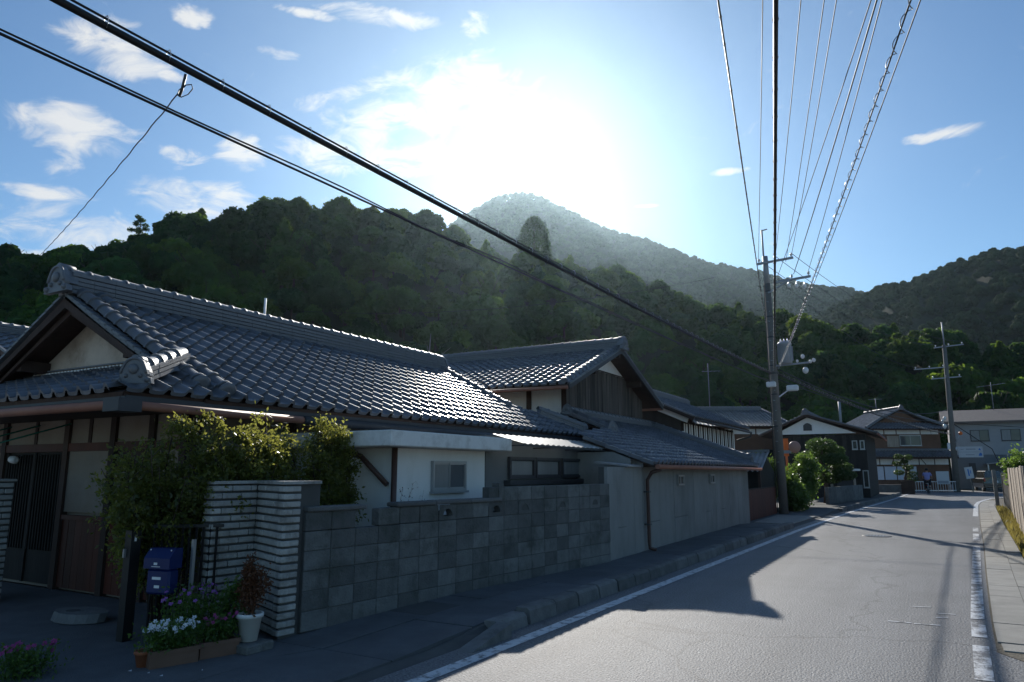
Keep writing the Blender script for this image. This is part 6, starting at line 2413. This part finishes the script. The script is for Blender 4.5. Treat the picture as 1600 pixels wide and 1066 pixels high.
def trunk_mesh(name, h_, r_, seed=0):
    q = random.Random(seed)
    mb = MB()
    top = Vector((q.uniform(-.3, .3), q.uniform(-.3, .3), h_ * .62))
    mb.tube([(0, 0, -1.0), (0, 0, 0), top * .5, top], [r_ * 1.3, r_, r_ * .75, r_ * .4], 7)
    for k in range(5):
        a = q.uniform(0, 6.28)
        e = top + Vector((math.cos(a) * h_ * .25, math.sin(a) * h_ * .25, h_ * .18))
        mb.tube([top * q.uniform(.65, 1), e], [r_ * .35, r_ * .1], 5)
    return mb.mesh(name, 'bark')


NP = 6
CR = [crown_mesh('crown', 3.6 + .35 * (i % 3), 8.2 + .6 * (i % 2), 2600, .36, 'leaf_forest', 15 + i % 4, 1.0, 40 + i, 0.8) for i in range(NP)]
def cone_mesh(name, Rr, Hh, nl, leaf, m, seed):
    r_ = np.random.default_rng(seed)
    z = Hh * (0.12 + .88 * r_.uniform(0, 1, nl) ** 1.25)
    tier = 1 + .22 * np.sin(z * 4.5)
    rad = Rr * (1.03 - z / Hh) ** .75 * tier * r_.uniform(.55, 1.05, nl)
    a = r_.uniform(0, 6.283, nl)
    C = np.stack([rad * np.cos(a), rad * np.sin(a), z], 1)
    q = unit(r_.normal(size=(nl, 3)) + np.stack([np.cos(a), np.sin(a), np.full(nl, .6)], 1) * .8)
    u = unit(np.cross(q, r_.normal(size=q.shape)))
    w = np.cross(q, u)
    s = leaf * r_.uniform(.6, 1.35, size=(nl, 1))
    return fast_leaves(name, C.astype(np.float32), (u * s).astype(np.float32), (w * s * .6).astype(np.float32), m)


CR += [cone_mesh('crown', 2.6, 8.2, 2200, .36, 'leaf_forest', 91), cone_mesh('crown', 3.0, 7.6, 2300, .36, 'leaf_forest', 92)]
NPA = len(CR)
TRK = [trunk_mesh('trunk', 8.5, .22, 60 + i) for i in range(3)]
CF = [crown_mesh('crown_far', 4.6, 9.5, 2000, .44, 'leaf_far', 12, 1.0, 80 + i, 2.6, 0.18) for i in range(4)]


def scatter(hill, a0, a1, t0, t1, spacing, seed):
    r_ = np.random.default_rng(seed)
    pts = []
    nr = int((np.mean(hill.dist[1]) - np.mean(hill.foot[1])) * (t1 - t0) / spacing)
    for j in range(nr):
        t_ = t0 + (t1 - t0) * (j + .5) / nr
        rr = float(np.mean(hill.foot[1]) + (np.mean(hill.dist[1]) - np.mean(hill.foot[1])) * t_)
        n = int(math.radians(a1 - a0) * rr / spacing)
        az_ = a0 + (a1 - a0) * (np.arange(n) + r_.uniform(-.42, .42, n) + (j % 2) * .5) / n
        tt = t_ + r_.uniform(-.42, .42, n) * (t1 - t0) / nr
        pts.append(hill.at(az_, tt))
    return np.concatenate(pts)


NT = scatter(near, -72, 14, .0, 1.12, 4.1, 5)
dist_ = np.hypot(NT[:, 0], NT[:, 1])
order = np.argsort(dist_)
NT = NT[order]
azs = np.degrees(np.arctan2(NT[:, 0], NT[:, 1]))
inview = (azs > -68) & (azs < 8)
# the nearest trees that the photo shows are things of their own
ind = [i for i in range(len(NT)) if inview[i]][:280]
inds = set(ind)
for i in ind:
    p = NT[i]
    s = rnd.choice((.6, .7, .8, .9, 1.0, 1.2)) * rnd.uniform(.92, 1.08)
    t_ = thing('forest_tree', 'broadleaf tree in the front ranks of the dark wooded hill', 'tree', tuple(p), rnd.uniform(0, 6.28), group='trees at the front of the wooded hill', world=False)
    t_.scale = (s, s, s * rnd.uniform(.85, 1.15))
    mk('crown', CR[rnd.randrange(NP) if rnd.random() < .86 else rnd.randrange(NP, NPA)], t_)
    mk('trunk', TRK[rnd.randrange(3)], t_)


def forest(name, label, P, meshes, smin, smax, seed):
    """a far wood as one object: crowns instanced on points"""
    r_ = np.random.default_rng(seed)
    me = bpy.data.meshes.new(name)
    me.from_pydata([tuple(p) for p in P], [], [])
    n = len(P)
    a = me.attributes.new('turn', 'FLOAT', 'POINT')
    a.data.foreach_set('value', r_.uniform(0, 6.28, n).astype(np.float32))
    a = me.attributes.new('size', 'FLOAT', 'POINT')
    a.data.foreach_set('value', r_.uniform(smin, smax, n).astype(np.float32))
    a = me.attributes.new('pick', 'INT', 'POINT')
    a.data.foreach_set('value', r_.integers(0, len(meshes), n).astype(np.int32))
    o = mk(name, me)
    tag(o, label, 'forest', None, 'stuff')
    col_ = bpy.data.collections.new(name + '_crowns')
    for i, m_ in enumerate(meshes):
        col_.objects.link(bpy.data.objects.new('%s_crown_%d' % (name, i), m_))
    g = bpy.data.node_groups.new(name, 'GeometryNodeTree')
    g.interface.new_socket('Geometry', in_out='INPUT', socket_type='NodeSocketGeometry')
    g.interface.new_socket('Geometry', in_out='OUTPUT', socket_type='NodeSocketGeometry')
    gi, go = N(g, 'NodeGroupInput'), N(g, 'NodeGroupOutput')
    ci = N(g, 'GeometryNodeCollectionInfo')
    ci.inputs['Collection'].default_value = col_
    ci.inputs['Separate Children'].default_value = True
    ci.inputs['Reset Children'].default_value = True
    ip = N(g, 'GeometryNodeInstanceOnPoints')
    ip.inputs['Pick Instance'].default_value = True
    at = {}
    for nm, ty in (('turn', 'FLOAT'), ('size', 'FLOAT'), ('pick', 'INT')):
        q = N(g, 'GeometryNodeInputNamedAttribute', data_type=ty)
        q.inputs['Name'].default_value = nm
        at[nm] = q.outputs[0]
    cx = N(g, 'ShaderNodeCombineXYZ')
    L(g, at['turn'], cx.inputs[2])
    L(g, gi.outputs[0], ip.inputs['Points'])
    L(g, ci.outputs[0], ip.inputs['Instance'])
    L(g, at['pick'], ip.inputs['Instance Index'])
    L(g, cx.outputs[0], ip.inputs['Rotation'])
    L(g, at['size'], ip.inputs['Scale'])
    L(g, ip.outputs[0], go.inputs[0])
    o.modifiers.new('wood', 'NODES').node_group = g
    return o


rest = np.array([NT[i] for i in range(len(NT)) if i not in inds])
forest('near_wood', 'dense broadleaf wood covering the upper slope of the near hill', rest, CR[:NP] * 3 + CR[NP:], .58, 1.12, 3)
FT = scatter(far, -48, 12, .0, 1.08, 7.8, 6)
forest('mountain_wood', 'hazy wood covering the far peak', FT, CF, .8, 1.35, 4)
RT = scatter(right, -16, 22, .0, 1.08, 7.0, 8)
forest('valley_wood', 'wood covering the hill at the right beyond the village', RT, CF, .65, 1.1, 5)

# trees that stand out on the near hill
def on_hill(px, py, t):
    a, e = azel(px, py)
    return near.at(np.array([a]), np.array([t]))[0]


p = on_hill(214, 400, .99)
pine = thing('skyline_pine', 'lone dark pine standing above the left skyline', 'pine tree', tuple(p), world=False)
pine.scale = (.72, .72, .78)
mb = MB()
mb.tube([(0, 0, -1), (.2, 0, 6), (0, .1, 12.2)], [.25, .2, .08], 7)
Cn = []
for k in range(16):
    z = 6.2 + k * .4
    a = k * 2.4
    r_ = (1 - abs(k - 5) / 13) * 2.1
    e = (r_ * math.cos(a), r_ * math.sin(a), z + .3)
    mb.tube([(0, 0, z - .3), e], [.07, .03], 5)
    v_ = unit(rng.normal(size=(130, 3))) * rng.uniform(.3, 1, size=(130, 1))
    Cn.append(v_ * np.array([.95, .95, .5]) + np.array(e))
mb.build('trunk', 'bark', pine)
Cn = np.concatenate(Cn)
A_, B_ = leaf_axes(len(Cn), .26, .4)
mk('crown', fast_leaves('crown', Cn.astype(np.float32), A_, B_, 'leaf_forest'), pine)

p = on_hill(835, 440, .93)
con = thing('dark_conifer', 'dark rounded conifer rising below the hazy peak', 'conifer', tuple(p), world=False)
MB().tube([(0, 0, -1), (0, 0, 14)], [.4, .1], 8).build('trunk', 'bark', con)
zz = rng.uniform(1.5, 15.8, 5200)
rad = 3.9 * np.sqrt(np.clip(1 - ((zz - 6) / 9.9) ** 2, .01, 1)) * rng.uniform(.75, 1.05, 5200)
an = rng.uniform(0, 6.283, 5200)
Cn = np.stack([rad * np.cos(an), rad * np.sin(an), zz], 1)
A_, B_ = leaf_axes(len(Cn), .36, .5)
mk('crown', fast_leaves('crown', Cn.astype(np.float32), A_, B_, 'leaf_pine'), con)

for (px, py, t_h, hh, lab) in ((672, 520, .16, 9.5, 'bare pale dead tree among the dark slope trees'), (735, 530, .10, 8.0, 'bare leaning pale trunk lower on the dark slope')):
    p = on_hill(px, py, t_h)
    p = p * np.array([.93, .93, 1])
    dt = thing('dead_tree', lab, 'dead tree', tuple(p), world=False)
    mb = MB()
    q = random.Random(px)
    mb.tube([(0, 0, 0), (.2, 0, hh * .4), (-.1, 0, hh * .7), (.1, 0, hh)], [.16, .13, .09, .03], 6)
    for k in range(9):
        z = hh * q.uniform(.35, .9)
        a = q.uniform(0, 6.28)
        l_ = q.uniform(1, 2.3)
        e = Vector((math.cos(a) * l_, math.sin(a) * l_, z + q.uniform(.6, 1.8)))
        mb.tube([(0, 0, z), e * .5 + Vector((0, 0, z * .5 - .1)), e], [.06, .045, .015], 5)
    mb.build('trunk', 'bark_pale', dt)

# ------------------------------------------------------------------ the hazy air of the valley
hz = MB()
hz.box(-1450, 1450, -1450, 1750, -1.06, 400)
hm = bpy.data.materials.new('haze')
hm.use_nodes = True
t = hm.node_tree
t.nodes.remove(t.nodes['Principled BSDF'])
pv = N(t, 'ShaderNodeVolumePrincipled')
pv.inputs['Color'].default_value = (0.62, 0.85, 1.0, 1)
pv.inputs['Density'].default_value = 0.00007
pv.inputs['Anisotropy'].default_value = 0.78
L(t, pv.outputs[0], t.nodes['Material Output'].inputs['Volume'])
MATS['haze'] = hm
ho = hz.build('haze', 'haze')
tag(ho, 'pale summer haze filling the valley air', 'haze', None, 'stuff')
